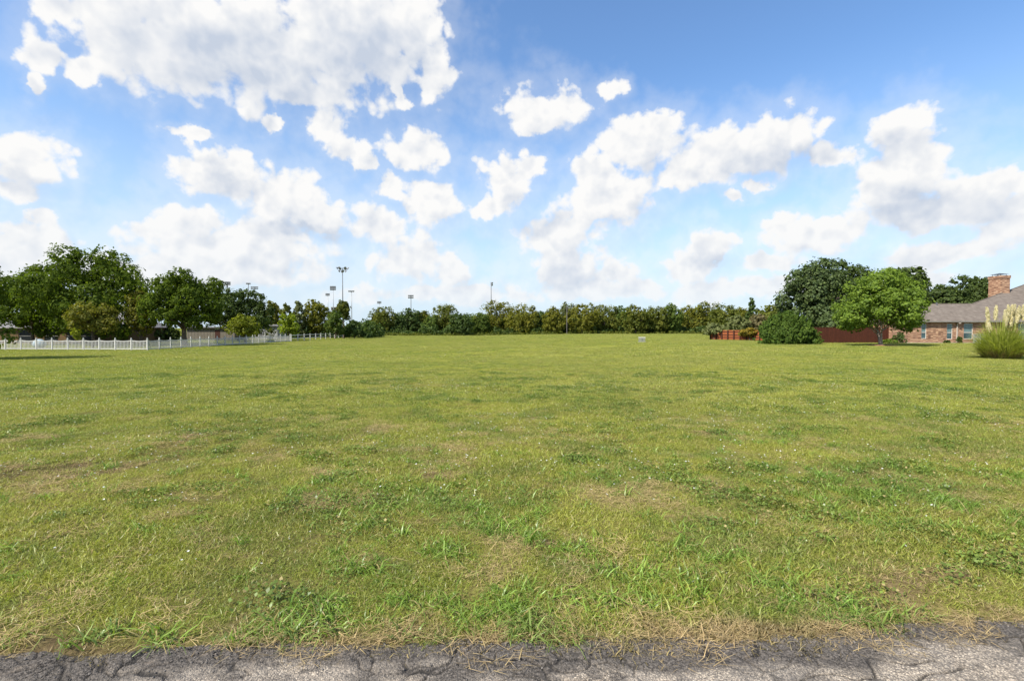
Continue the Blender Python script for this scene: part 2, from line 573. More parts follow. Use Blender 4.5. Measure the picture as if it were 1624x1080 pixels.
def shingle_mat(name, c1, c2):
    m, t = material(name)
    g = t.n('ShaderNodeNewGeometry')
    sp = t.n('ShaderNodeSeparateXYZ', {0: g.outputs['Position']})
    vec = t.n('ShaderNodeCombineXYZ', {0: t.math('ADD', sp.outputs[0], t.math('MULTIPLY', sp.outputs[1], 0.35)), 1: t.math('MULTIPLY', sp.outputs[2], 2.4)}).outputs[0]
    b = t.n('ShaderNodeTexBrick', {'Vector': vec, 'Scale': 1.0, 'Color1': (*c1, 1), 'Color2': (*c2, 1), 'Mortar': (*[v * 0.5 for v in c1], 1),
                                   'Mortar Size': 0.014, 'Brick Width': 0.55, 'Row Height': 0.28}, offset=0.37)
    cell = t.noise(vec, 2.2, 5, 0.7)
    c = t.mix(t.ramp(cell, 0.38, 0.68, 0.0, 0.75), b.outputs[0], [v * 1.35 for v in c2])
    c = t.mix(t.ramp(t.noise(g.outputs['Position'], 0.8, 3), 0.35, 0.7, 0.3, 0.0), c, [v * 0.7 for v in c1])
    p = t.n('ShaderNodeBsdfPrincipled', {'Base Color': c, 'Roughness': 0.95, 'Specular IOR Level': 0.15})
    finish(t, p.outputs[0])
    return m


def wood_mat(name, c):
    m, t = material(name)
    g = t.n('ShaderNodeNewGeometry')
    r = t.n('ShaderNodeObjectInfo').outputs['Random']
    st = t.vmath('MULTIPLY', g.outputs['Position'], (9, 9, 0.7)).outputs[0]
    n = t.noise(st, 3.0, 5, 0.6)
    cc = t.mix(t.ramp(n, 0.3, 0.7), [v * 0.62 for v in c], [v * 1.25 for v in c])
    cc = t.mix(t.math('MULTIPLY', r, 0.5), cc, [v * 0.6 for v in c])
    p = t.n('ShaderNodeBsdfPrincipled', {'Base Color': cc, 'Roughness': 0.75, 'Specular IOR Level': 0.25})
    finish(t, p.outputs[0])
    return m


def glass_mat(name, c):
    m, t = material(name)
    pos = t.n('ShaderNodeNewGeometry').outputs['Position']
    cc = t.mix(t.ramp(t.noise(pos, 1.6, 2), 0.35, 0.65), [v * 0.7 for v in c], c)
    p = t.n('ShaderNodeBsdfPrincipled', {'Base Color': cc, 'Roughness': 0.08, 'Specular IOR Level': 0.6})
    finish(t, p.outputs[0])
    return m


M = {}
M['ground'] = ground_mat()
M['blade'] = blade_mat('grass_blade', 1.0, 0.10)
M['weed'] = blade_mat('tall_grass_blade', 1.05, 0.07, (0.150, 0.270, 0.042), 0.7)
M['clover'] = blade_mat('clover_leaf', 0.95, 0.03, (0.085, 0.160, 0.030), 0.65, 0.25)
M['straw'] = blade_mat('dry_straw', 1.0, 0.3, (0.42, 0.30, 0.15), 0.85, 0.15)
M['flower'] = plain('white_petal', (0.60, 0.60, 0.55), 0.7, 0.06)
M['road'] = road_mat()
M['crumb'] = plain('asphalt_crumb', (0.13, 0.115, 0.10), 0.95, 0.6, 60)
M['bark'] = plain('bark', (0.10, 0.075, 0.055), 0.95, 0.4, 9, bump=0.8)
M['pale_bark'] = plain('pale_bark', (0.24, 0.20, 0.16), 0.9, 0.4, 8, bump=0.8)
M['oak'] = leafy('oak_leaf', (0.052, 0.084, 0.012), (0.100, 0.144, 0.018), (0.170, 0.218, 0.027), 0.38, 0.01)
M['oak_gold'] = leafy('turning_oak_leaf', (0.106, 0.124, 0.017), (0.195, 0.195, 0.027), (0.300, 0.248, 0.037), 0.33)
M['live_oak'] = leafy('dark_oak_leaf', (0.037, 0.061, 0.016), (0.066, 0.098, 0.022), (0.107, 0.144, 0.033), 0.28, 0.03)
M['magnolia'] = leafy('glossy_dark_leaf', (0.041, 0.068, 0.021), (0.073, 0.107, 0.032), (0.122, 0.161, 0.049), 0.25, 0.05)
M['pear'] = leafy('bright_green_leaf', (0.082, 0.136, 0.019), (0.149, 0.224, 0.027), (0.227, 0.311, 0.038), 0.36, 0.03)
M['yellow'] = leafy('yellow_green_leaf', (0.145, 0.174, 0.017), (0.217, 0.246, 0.022), (0.304, 0.312, 0.030), 0.38)
M['lime'] = leafy('lime_leaf', (0.160, 0.217, 0.017), (0.246, 0.312, 0.022), (0.334, 0.392, 0.030), 0.4)
M['woods_a'] = leafy('olive_leaf', (0.072, 0.096, 0.017), (0.128, 0.148, 0.024), (0.196, 0.203, 0.036), 0.33, 0.02, (0.217, 0.196, 0.030), 0.35)
M['woods_b'] = leafy('mid_green_leaf', (0.063, 0.110, 0.021), (0.110, 0.160, 0.029), (0.168, 0.212, 0.041), 0.33, 0.02, (0.212, 0.212, 0.029), 0.35, 0.60)
M['woods_c'] = leafy('dark_green_leaf', (0.039, 0.074, 0.017), (0.071, 0.113, 0.027), (0.117, 0.156, 0.038), 0.30)
M['woods_d'] = leafy('gold_olive_leaf', (0.116, 0.125, 0.017), (0.189, 0.189, 0.024), (0.268, 0.246, 0.034), 0.36, 0.02, (0.087, 0.116, 0.022), 0.4)
M['grey_leaf'] = leafy('grey_green_leaf', (0.102, 0.123, 0.046), (0.167, 0.189, 0.066), (0.239, 0.254, 0.096), 0.3)
M['brown_leaf'] = leafy('brownish_leaf', (0.123, 0.109, 0.050), (0.189, 0.160, 0.074), (0.246, 0.210, 0.102), 0.3)
M['rust_leaf'] = leafy('rust_leaf', (0.160, 0.123, 0.017), (0.261, 0.189, 0.024), (0.341, 0.239, 0.031), 0.35, 0.02, (0.131, 0.145, 0.024), 1.2, 0.5)
M['juniper'] = leafy('juniper_spray', (0.041, 0.081, 0.016), (0.081, 0.137, 0.022), (0.152, 0.217, 0.032), 0.25, 0.02)
M['white_vinyl'] = plain('white_vinyl', (0.46, 0.45, 0.415), 0.5, 0.08, 4)
M['white_trim'] = plain('white_trim', (0.56, 0.52, 0.46), 0.5, 0.06, 4)
M['cedar'] = wood_mat('shaded_cedar', (0.070, 0.020, 0.009))  # dark tone puts the tree shade into the boards' colour
M['cedar_lit'] = wood_mat('sunlit_cedar', (0.30, 0.088, 0.030))  # lighter copy of the cedar, sunlight put into its colour
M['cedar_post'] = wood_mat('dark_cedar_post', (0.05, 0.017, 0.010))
M['grey_wood'] = wood_mat('grey_wood', (0.18, 0.16, 0.14))
M['brick'] = brick_mat('rose_brick', (0.33, 0.170, 0.095), (0.23, 0.105, 0.060), (0.30, 0.23, 0.17), (0.46, 0.29, 0.18))
M['tan_brick'] = brick_mat('tan_brick', (0.135, 0.085, 0.032), (0.10, 0.062, 0.026), (0.11, 0.085, 0.05), (0.16, 0.105, 0.042))  # tan darkened so the oaks' shade sits in the brick colour
M['shingle'] = shingle_mat('brown_shingle', (0.128, 0.103, 0.084), (0.175, 0.147, 0.120))
M['grey_shingle'] = shingle_mat('grey_shingle', (0.15, 0.145, 0.145), (0.21, 0.20, 0.20))
M['gutter'] = plain('gutter_paint', (0.20, 0.185, 0.16), 0.5, 0.1)
M['soffit'] = plain('soffit_paint', (0.42, 0.36, 0.30), 0.7, 0.1)
M['glass'] = glass_mat('window_glass', (0.055, 0.10, 0.105))
M['teal_pane'] = plain('teal_reflection', (0.11, 0.17, 0.165), 0.25, 0.12, 3, spec=0.6)  # teal of the glass reflection put into the upper panes' colour
M['dark_glass'] = plain('dark_window_glass', (0.014, 0.016, 0.016), 0.3, 0.1, 2, spec=0.12)
M['siding'] = plain('beige_siding', (0.13, 0.112, 0.085), 0.8, 0.12, 2)  # beige darkened to carry the long shed's shade in its colour
M['grey_siding'] = plain('grey_siding', (0.24, 0.24, 0.235), 0.8, 0.12, 2)
M['cabinet'] = plain('pale_green_metal', (0.19, 0.20, 0.14), 0.6, 0.08, 3, spec=0.25)
M['cabinet_lid'] = plain('pale_lid_metal', (0.42, 0.41, 0.33), 0.5, 0.08, 3)
M['concrete'] = plain('concrete', (0.36, 0.34, 0.31), 0.9, 0.2, 5)
M['ac'] = plain('grey_metal_housing', (0.34, 0.35, 0.33), 0.5, 0.1, 3)
M['ac_dark'] = plain('dark_coil', (0.08, 0.085, 0.085), 0.6, 0.2, 8)
M['steel'] = plain('galvanised_steel', (0.30, 0.31, 0.32), 0.45, 0.1, 2, metallic=0.3)
M['dark_steel'] = plain('dark_lamp_metal', (0.09, 0.095, 0.10), 0.5, 0.15, 2)
M['lamp_metal'] = plain('hazed_lamp_metal', (0.20, 0.205, 0.22), 0.5, 0.1, 2)  # grey lightened, distance haze put into the lamp colour
M['pole_wood'] = plain('pole_timber', (0.085, 0.078, 0.07), 0.9, 0.2, 2)
M['wire'] = plain('black_wire', (0.06, 0.06, 0.065), 0.6, 0.05)
M['mulch'] = plain('red_mulch', (0.24, 0.115, 0.060), 0.95, 0.5, 18, bump=1.0)
M['tarp'] = plain('pale_blue_cover', (0.27, 0.35, 0.40), 0.6, 0.08, 3)
M['pampas'] = leafy('pampas_blade', (0.220, 0.250, 0.045), (0.340, 0.370, 0.070), (0.460, 0.460, 0.120), 0.5, 0.02)
M['pampas_dry'] = leafy('dry_pampas_blade', (0.20, 0.15, 0.065), (0.28, 0.21, 0.095), (0.36, 0.28, 0.13), 0.25, 0.02)
M['plume'] = leafy('plume_fluff', (0.60, 0.52, 0.33), (0.74, 0.66, 0.46), (0.82, 0.75, 0.57), 0.4, 0.0)
M['stalk'] = plain('pampas_stalk', (0.34, 0.33, 0.13), 0.7, 0.15)


# ------------------------------------------------------------------ ground and road
def build_ground():
    ys = list(np.linspace(-60, 2.2, 12)) + list(np.arange(2.3, 9, 0.06))
    while ys[-1] < 2600: ys.append(ys[-1] * 1.025 + 0.02)
    ys = np.array(ys)
    tt = np.linspace(-1, 1, 221)
    w = np.where(ys > 0, 1.5 * ys + 9, 9 - ys)
    X = w[:, None] * tt[None, :]
    Y = np.repeat(ys[:, None], len(tt), 1)
    Z = gz(X, Y)
    v = np.stack([X, Y, Z], -1).reshape(-1, 3)
    n, k = len(ys), len(tt)
    a = (np.arange(n - 1)[:, None] * k + np.arange(k - 1)[None, :]).ravel()
    f = np.stack([a, a + 1, a + k + 1, a + k], 1)
    me = mesh_np('ground', v, f, M['ground'], True)
    a_ = me.attributes.new('bare', 'FLOAT', 'POINT')
    a_.data.foreach_set('value', bare(X, Y).ravel().astype(np.float32))
    o = link('ground', me)
    tag(o, kind='structure')


build_ground()


def worley_edges(x, y, s):
    """distance to the nearest cell border of a jittered grid"""
    i, j = np.floor(x), np.floor(y)
    d = []
    for a in (-1, 0, 1):
        for b in (-1, 0, 1):
            ii, jj = i + a, j + b
            px, py = ii + _hash(ii, jj, s), jj + _hash(ii, jj, s + 1)
            d.append(np.hypot(px - x, py - y))
    d = np.sort(np.stack(d), 0)
    return d[1] - d[0]


def build_road():
    xs = np.arange(-4.2, 4.2, 0.0075)
    ys = np.arange(2.3, 3.45, 0.0075)
    X, Y = np.meshgrid(xs, ys)
    e = road_edge(X) + (fbm(X * 9, Y * 9, 71, 3) - 0.5) * 0.10
    inside = e - Y                                        # metres inside the edge
    wx, wy = X + (fbm(X * 3, Y * 3, 21, 3) - .5) * .5, Y + (fbm(X * 3, Y * 3, 25, 3) - .5) * .35
    c1 = worley_edges(wx * 1.9, wy * 5.0, 3)
    c2 = worley_edges(wx * 5.5, wy * 9.0, 8)
    nearedge = 1 - sstep(0.03, 0.34, inside + (fbm(X * 1.7, Y * 3, 66, 3) - .5) * .3)
    big = 1 - sstep(0.015, 0.055, c1)
    small = (1 - sstep(0.015, 0.085, c2)) * np.clip(nearedge * 1.2 + 0.12, 0, 1) * sstep(0.34, 0.44, fbm(X * 2, Y * 2, 31, 2))
    crack = np.clip(np.maximum(big * sstep(0.46, 0.54, fbm(X * 1.1, Y * 1.7, 33, 2)), small), 0, 1)
    tar = np.clip(sstep(0.33, 0.14, inside + (fbm(X * 2.2, Y * 6, 55, 4) - 0.5) * 0.5 + 0.03 * X * 0), 0, 1)
    tar = np.maximum(tar, 0.8 * sstep(0.66, 0.76, fbm(X * 7, Y * 11, 60, 3)))
    z = 0.014 - 0.011 * crack - 0.24 * np.clip(-inside + 0.0, 0, 1) + (fbm(X * 12, Y * 12, 90, 3) - 0.5) * (0.004 + 0.010 * nearedge) + (fbm(X * 50, Y * 50, 95, 2) - 0.5) * 0.007
    n, k = X.shape
    v = np.stack([X, Y, z], -1).reshape(-1, 3)
    a = (np.arange(n - 1)[:, None] * k + np.arange(k - 1)[None, :]).ravel()
    f = np.stack([a, a + 1, a + k + 1, a + k], 1)
    b = len(v)                                            # the rest of the carriageway, behind
    v = np.vstack([v, [(-60, -5, 0.01), (60, -5, 0.01), (60, 2.31, 0.01), (-60, 2.31, 0.01), (-60, 2.31, .01), (-4.19, 2.31, .01), (-4.19, 2.60, .01), (-60, .7, .01),
                       (4.19, 2.31, .01), (60, 2.31, .01), (60, 5.0, .01), (4.19, 2.98, .01)]])
    f = np.vstack([f, [(b, b + 1, b + 2, b + 3), (b + 8, b + 9, b + 10, b + 11)]])
    me = mesh_np('road', v, f, M['road'], True)
    pad = np.zeros(len(v) - X.size)
    for nm, arr in (('tar', tar), ('crack', crack)):
        at_ = me.attributes.new(nm, 'FLOAT', 'POINT')
        at_.data.foreach_set('value', np.concatenate([arr.ravel(), pad]).astype(np.float32))
    tag(link('road', me), kind='structure')


build_road()


# ------------------------------------------------------------------ grass: scattered tufts
def blades(n, rad, h0, h1, w, bend, seg=2, seed=0, lean=0.5, flat=0.0):
    r = np.random.default_rng(seed)
    rr = rad * np.sqrt(r.random(n)); th = r.random(n) * 2 * np.pi
    bx, by = rr * np.cos(th), rr * np.sin(th)
    L = h0 + (h1 - h0) * r.random(n) ** 1.4
    yaw = r.random(n) * 2 * np.pi
    dx, dy = np.cos(yaw), np.sin(yaw)
    out = np.abs(r.normal(0, lean, n)) + flat
    W = w * (0.6 + 0.8 * r.random(n))
    rot = r.random(n) * np.pi
    sx, sy = np.cos(rot), np.sin(rot)
    V, Fc = [], []
    for k in range(seg + 1):
        s = k / seg
        ang = np.minimum(out + bend * s * (0.5 + r.random(n)), 1.9)
        hx = L * s * np.sin(ang); hz = L * s * np.cos(ang) * (1 - 0.15 * s)
        ww = W * (1 - s) ** 0.7 * 0.5
        cx, cy = bx + dx * hx, by + dy * hx
        cz = np.maximum(hz, 0.004 + 0.01 * s) if flat else np.maximum(hz, -0.01)
        if k < seg:
            V += [np.stack([cx - sx * ww, cy - sy * ww, cz], 1), np.stack([cx + sx * ww, cy + sy * ww, cz], 1)]
        else:
            V += [np.stack([cx, cy, cz], 1)]
    nv = len(V)
    V = np.stack(V, 1).reshape(-1, 3)
    base = np.arange(n) * nv
    tris = []
    for k in range(seg - 1):
        a = base + 2 * k
        tris += [np.stack([a, a + 1, a + 3], 1), np.stack([a, a + 3, a + 2], 1)]
    a = base + 2 * (seg - 1)
    tris.append(np.stack([a, a + 1, a + 2], 1))
    return V, np.vstack(tris)


def leaflets(n, rad, h, size, seed):
    r = np.random.default_rng(seed)
    rr = rad * r.random(n) ** 0.6; th = r.random(n) * 2 * np.pi
    c = np.stack([rr * np.cos(th), rr * np.sin(th), h * (0.25 + 0.75 * r.random(n)) * (1 - 0.6 * (rr / rad) ** 2)], 1)
    nrm = np.stack([r.normal(0, .45, n), r.normal(0, .45, n), np.ones(n)], 1)
    return rhombs(c, nrm, size * (0.6 + 0.8 * r.random(n)), r, 1.3)


def rhombs(c, nrm, size, r, aspect=1.6, fold=0.15):
    n = len(c)
    nrm = nrm / np.linalg.norm(nrm, axis=1, keepdims=True)
    t = r.normal(0, 1, (n, 3))
    t -= nrm * (t * nrm).sum(1, keepdims=True)
    t /= np.linalg.norm(t, axis=1, keepdims=True) + 1e-9
    b = np.cross(nrm, t)
    s = np.asarray(size).reshape(-1, 1)
    l = s * aspect * 0.5
    w = s * 0.5
    V = np.stack([c - t * l, c + b * w - t * l * 0.1 + nrm * s * fold, c + t * l, c - b * w - t * l * 0.1 + nrm * s * fold], 1).reshape(-1, 3)
    q = np.arange(n)[:, None] * 4
    return V, np.hstack([q, q + 1, q + 2, q + 3])


proto = bpy.data.collections.new('turf_tufts')
def proto_obj(name, V, Fc, mat, smooth=False):
    o = bpy.data.objects.new(name, mesh_np(name, V, Fc, mat, smooth))
    c = bpy.data.collections.new(name)
    c.objects.link(o)
    return o


def scatter(name, kinds, pts, scl, pick, label=None, cat=None, tilt=0.0, seed=1):
    """one object of stuff: the tufts of kinds, one at each point"""
    r = np.random.default_rng(seed)
    n = len(pts)
    me = bpy.data.meshes.new(name)
    me.vertices.add(n)
    me.vertices.foreach_set('co', np.asarray(pts, np.float32).ravel())
    rot = np.stack([r.normal(0, tilt, n) if tilt else np.zeros(n), r.normal(0, tilt, n) if tilt else np.zeros(n), r.random(n) * 2 * np.pi], 1)
    for nm, ty, key, arr in (('spin', 'FLOAT_VECTOR', 'vector', rot), ('size', 'FLOAT', 'value', scl), ('pick', 'INT', 'value', pick)):
        a = me.attributes.new(nm, ty, 'POINT')
        a.data.foreach_set(key, np.asarray(arr, np.int32 if ty == 'INT' else np.float32).ravel())
    me.update()
    o = link(name, me)
    me.materials.append(kinds[0].data.materials[0])
    ng = bpy.data.node_groups.new(name, 'GeometryNodeTree')
    ng.interface.new_socket('Geometry', in_out='INPUT', socket_type='NodeSocketGeometry')
    ng.interface.new_socket('Geometry', in_out='OUTPUT', socket_type='NodeSocketGeometry')
    t = NT(ng)
    gi, go = t.n('NodeGroupInput'), t.n('NodeGroupOutput')
    join = t.n('GeometryNodeGeometryToInstance')
    for k in kinds:
        oi = t.n('GeometryNodeObjectInfo', {'Object': k})
        t.nt.links.new(oi.outputs['Geometry'], join.inputs[0])

    def attr(nm, ty):
        nd = t.n('GeometryNodeInputNamedAttribute', data_type=ty)
        nd.inputs['Name'].default_value = nm
        return nd.outputs['Attribute']
    iop = t.n('GeometryNodeInstanceOnPoints', {'Points': gi.outputs[0], 'Instance': join.outputs[0], 'Pick Instance': True,
                                               'Instance Index': attr('pick', 'INT')})
    t.nt.links.new(attr('spin', 'FLOAT_VECTOR'), iop.inputs['Rotation'])
    t.nt.links.new(attr('size', 'FLOAT'), iop.inputs['Scale'])
    t.nt.links.new(iop.outputs[0], go.inputs[0])
    md = o.modifiers.new('scatter', 'NODES')
    md.node_group = ng
    return tag(o, label, cat, kind='stuff')


def wedge(n, y0, y1, spread=1.10, extra=1.2, seed=0):
    """n places spread evenly over the strip of field from y0 to y1 that lies before the camera"""
    r = np.random.default_rng(seed)
    u = r.random(int(n))
    A = lambda y: spread * y * y / 2 + extra * y
    target = A(y0) + u * (A(y1) - A(y0))
    y = (-extra + np.sqrt(extra ** 2 + 2 * spread * target)) / spread
    x = (r.random(int(n)) * 2 - 1) * (spread * y + extra)
    return x, y


def place(x, y, lift=0.0):
    return np.stack([x, y, gz(x, y) + lift], 1)


def two(a, b):
    return np.vstack([a[0], b[0]]), np.vstack([a[1], b[1] + len(a[0])])


near_k = [proto_obj('turf_tuft', *two(blades(330, 0.26, 0.025, 0.075, 0.0055, 0.9, 2, s, 0.75), blades(36, 0.24, 0.06, 0.12, 0.0075, 1.1, 2, 300 + s, 0.9)), M['blade']) for s in range(6)]
mid_k = [proto_obj('turf_patch', *blades(700, 0.55, 0.03, 0.085, 0.013, 0.7, 1, 20 + s, 0.85), M['blade']) for s in range(5)]
far_k = [proto_obj('turf_sward', *blades(900, 1.3, 0.03, 0.08, 0.035, 0.6, 1, 40 + s, 0.9), M['blade']) for s in range(4)]
weed_k = [proto_obj('coarse_tuft', *blades(34, 0.09, 0.10, 0.26, 0.011, 1.3, 4, 60 + s, 0.55), M['weed']) for s in range(5)]
clov_k = [proto_obj('clover_tuft', *leaflets(120, 0.16, 0.06, 0.016, 80 + s), M['clover']) for s in range(4)]
straw_k = [proto_obj('straw_tuft', *blades(130, 0.20, 0.05, 0.16, 0.004, 0.5, 2, 90 + s, 0.3, 1.0), M['straw']) for s in range(4)]

x, y = wedge(9000, 2.7, 14, seed=3)
keep = (y > road_edge(x) + 0.05) & (rng.random(len(x)) < np.clip(sstep(0.0, 0.34, y - road_edge(x) + (fbm(x * 2.2, y * 2.2, 14, 3) - .5) * 0.8) + 0.42, 0, 1)) \
    & (rng.random(len(x)) > 0.8 * bare(x, y)) & (rng.random(len(x)) < np.clip(1.25 - 1.2 * sstep(0.58, 0.72, fbm(x * 0.9, y * 1.6, 77, 4)), 0.2, 1))
x, y = x[keep], y[keep]
hgt = 0.55 + 0.75 * fbm(x * 0.7, y * 0.7, 12, 3) + 0.35 * (fbm(x * 3, y * 3, 13, 2) - .5)
scatter('grass', near_k, place(x, y), hgt * 1.05, rng.integers(0, 6, len(x)))
x, y = wedge(9500, 11, 34, seed=4)
hgt = 0.55 + 0.75 * fbm(x * 0.7, y * 0.7, 12, 3)
scatter('grass', mid_k, place(x, y), hgt * 1.1, rng.integers(0, 5, len(x)))
x, y = wedge(9000, 30, 95, seed=5)
scatter('grass', far_k, place(x, y), 0.7 + 0.6 * fbm(x * 0.5, y * 0.5, 12, 3), rng.integers(0, 4, len(x)))

x, y = wedge(7000, 90, 152, seed=15)
scatter('grass', far_k, place(x, y), (1.3 + 0.8 * fbm(x * 0.5, y * 0.5, 12, 3)), rng.integers(0, 4, len(x)))

# coarse grass: thick by the road, in clumps further out
x, y = wedge(9000, 2.8, 9, seed=6)
d = y - road_edge(x)
cl = fbm(x * 0.9, y * 1.1, 101, 3)
p = sstep(0.42, 0.62, cl) * (1 - sstep(1.0, 4.0, d)) * 0.9 + 0.04
p = p * np.where(x > 0.6, 1.2, 0.75)
keep = (d > 0.06) & (rng.random(len(x)) < p)
x, y = x[keep], y[keep]
scatter('grass', weed_k, place(x, y, -0.005), 0.45 + 0.6 * rng.random(len(x)), rng.integers(0, 5, len(x)), tilt=0.12)
# low broad-leaved weeds
x, y = wedge(9000, 3.0, 22, seed=8)
keep = rng.random(len(x)) < sstep(0.50, 0.64, fbm(x * 0.8, y * 0.8, 131, 4))
x, y = x[keep], y[keep]
scatter('ground_cover', clov_k, place(x, y, 0.005), 0.6 + 0.8 * rng.random(len(x)), rng.integers(0, 4, len(x)), tilt=0.05)
# dead straw along the road and in dry patches
x, y = wedge(7500, 2.7, 10, seed=9)
d = y - road_edge(x)
p = 0.5 * (1 - sstep(0.0, 0.24, d + (fbm(x * 2, y * 2, 15, 3) - .5) * 0.7)) + 0.35 * sstep(0.57, 0.70, fbm(x * 0.9, y * 1.6, 77, 4)) + 0.3 * bare(x, y) + 0.05
keep = (d > -0.07 + (fbm(x * 5, y * 0, 16, 2) - .5) * .10) & (rng.random(len(x)) < p)
x, y = x[keep], y[keep]
scatter('dry_grass', straw_k, place(x, y, 0.012), 0.5 + 0.7 * rng.random(len(x)), rng.integers(0, 4, len(x)), tilt=0.08)


def flower_mesh(seed):
    r = np.random.default_rng(seed)
    b = MB()
    k = 7
    for i in range(k):
        a = 2 * math.pi * i / k
        c, s = math.cos(a), math.sin(a)
        pr = 0.011
        b.poly((0, 0, 0.075), (pr * c - 0.004 * s, pr * s + 0.004 * c, 0.078 + r.normal(0, .002)), (1.35 * pr * c, 1.35 * pr * s, 0.079), (pr * c + 0.004 * s, pr * s - 0.004 * c, 0.078))
    o = bpy.data.objects.new('wildflower', b.mesh('wildflower', M['flower']))
    return o


fl_k = [flower_mesh(s) for s in range(3)]
x, y = wedge(150000, 3.6, 27, seed=10)
cl = fbm(x * 0.33, y * 0.5, 151, 4)
p = sstep(0.44, 0.64, cl) ** 1.4 * (0.12 + 0.88 * sstep(4.3, 7.0, y)) * (1 - sstep(12, 26, y)) * 0.15 + 0.003
keep = rng.random(len(x)) < p
x, y = x[keep], y[keep]
scatter('wildflowers', fl_k, place(x, y, 0.0), 0.38 + 0.42 * rng.random(len(x)), rng.integers(0, 3, len(x)), tilt=0.25)


def crumb_obj(seed):
    bm = bmesh.new()
    bmesh.ops.create_icosphere(bm, subdivisions=1, radius=0.012)
    r = random.Random(seed)
    for v in bm.verts: v.co *= r.uniform(0.6, 1.25); v.co.z *= 0.7
    me = bpy.data.meshes.new('asphalt_crumb'); bm.to_mesh(me); bm.free()
    me.materials.append(M['crumb'])
    return bpy.data.objects.new('asphalt_crumb', me)


cr_k = [crumb_obj(s) for s in range(5)]
x = rng.uniform(-4, 4, 7000); y = road_edge(x) - np.abs(rng.normal(0, 0.15, 7000)) + 0.04
keep = rng.random(7000) < sstep(0.42, 0.66, fbm(x * 1.6, y * 4, 171, 3)) * 0.7 + 0.05
x, y = x[keep], y[keep]
scatter('gravel', cr_k, np.stack([x, y, np.full(len(x), 0.014)], 1), 0.16 + 0.55 * rng.random(len(x)) ** 3, rng.integers(0, 5, len(x)), tilt=1.0)


# ------------------------------------------------------------------ trees
def crown_mesh(name, lobes, n_leaf, leaf, mat, seed, up=0.35, sub=16, spread=0.30, aspect=1.5, drop=0.0):
    """leaf sprays gathered in clumps over the surface of overlapping lobes"""
    r = np.random.default_rng(seed)
    lobes = np.array(lobes, float)
    area = np.array([(l[3] * l[4] + l[3] * l[5] + l[4] * l[5]) for l in lobes])
    C, Nn = [], []
    for l, a in zip(lobes, area / area.sum()):
        n = max(30, int(n_leaf * a))
        k = max(5, int(sub * (0.7 + 0.6 * r.random())))
        dv = r.normal(0, 1, (k, 3)); dv /= np.linalg.norm(dv, axis=1, keepdims=True)
        cl = dv * (0.58 + 0.52 * r.random((k, 1)))
        cs = spread * (0.55 + 0.9 * r.random(k))
        idx = r.integers(0, k, n)
        o = r.normal(0, 1, (n, 3)); o /= np.linalg.norm(o, axis=1, keepdims=True)
        rad = (0.55 + 0.55 * r.random((n, 1)) ** 0.7) * cs[idx][:, None]
        p = cl[idx] + o * rad
        loose = r.random(n) < 0.18                      # some sprays stray from the clumps
        q = r.normal(0, 1, (n, 3)); q /= np.linalg.norm(q, axis=1, keepdims=True)
        p = np.where(loose[:, None], q * (0.5 + 0.72 * r.random((n, 1))), p)
        c = l[:3] + p * l[3:6]
        nn = o * 0.8 + p * 0.5 + np.array([0, 0, up]) + r.normal(0, 0.35, (n, 3))
        C.append(c); Nn.append(nn)
    C, Nn = np.vstack(C), np.vstack(Nn)
    inside = np.zeros(len(C), int)
    for l in lobes:
        inside += (((C - l[:3]) / l[3:6]) ** 2).sum(1) < 0.36
    keep = (inside == 0) | (r.random(len(C)) < 0.25)
    C, Nn = C[keep], Nn[keep]
    if drop: Nn[:, 2] -= drop
    V, Fc = rhombs(C, Nn, leaf * (0.55 + 0.9 * r.random(len(C))), r, aspect)
    return mesh_np(name, V, Fc, mat)


def dome_lobes(hw, hd, z0, z1, n, seed, shape='dome', lobe=0.45):
    """lobes that fill a crown of half width hw, half depth hd, from z0 to z1"""
    r = random.Random(seed)
    H = z1 - z0
    out = []
    for i in range(n):
        s = (i + 0.5) / n                                  # height share
        if shape == 'dome': w = math.sqrt(max(0.05, 1 - abs(2 * s - 0.80) ** 2.2 * 0.62))
        elif shape == 'cone': w = 1 - 0.85 * s
        elif shape == 'egg': w = math.sin(math.pi * min(1, 0.22 + 0.74 * s)) ** 0.7
        elif shape == 'mound': w = math.sqrt(max(0.04, 1 - s * s))
        else: w = 1.0
        a = i * 2.399 + r.uniform(-.5, .5)
        q = (0.15 + 0.60 * math.sqrt(r.random())) * w
        rl = lobe * (0.8 + 0.45 * r.random()) * (0.55 + 0.45 * w)
        rx, ry, rz = rl * hw, rl * hd, rl * min(H * 0.5, hw * 1.1)
        z = z0 + rz * 0.85 + (H - rz * 1.8) * s
        out.append((q * math.cos(a) * (hw - rx * 0.4) / max(0.75, w) if False else q * math.cos(a) * hw * 0.95, q * math.sin(a) * hd * 0.95, z, rx, ry, rz))
    return out


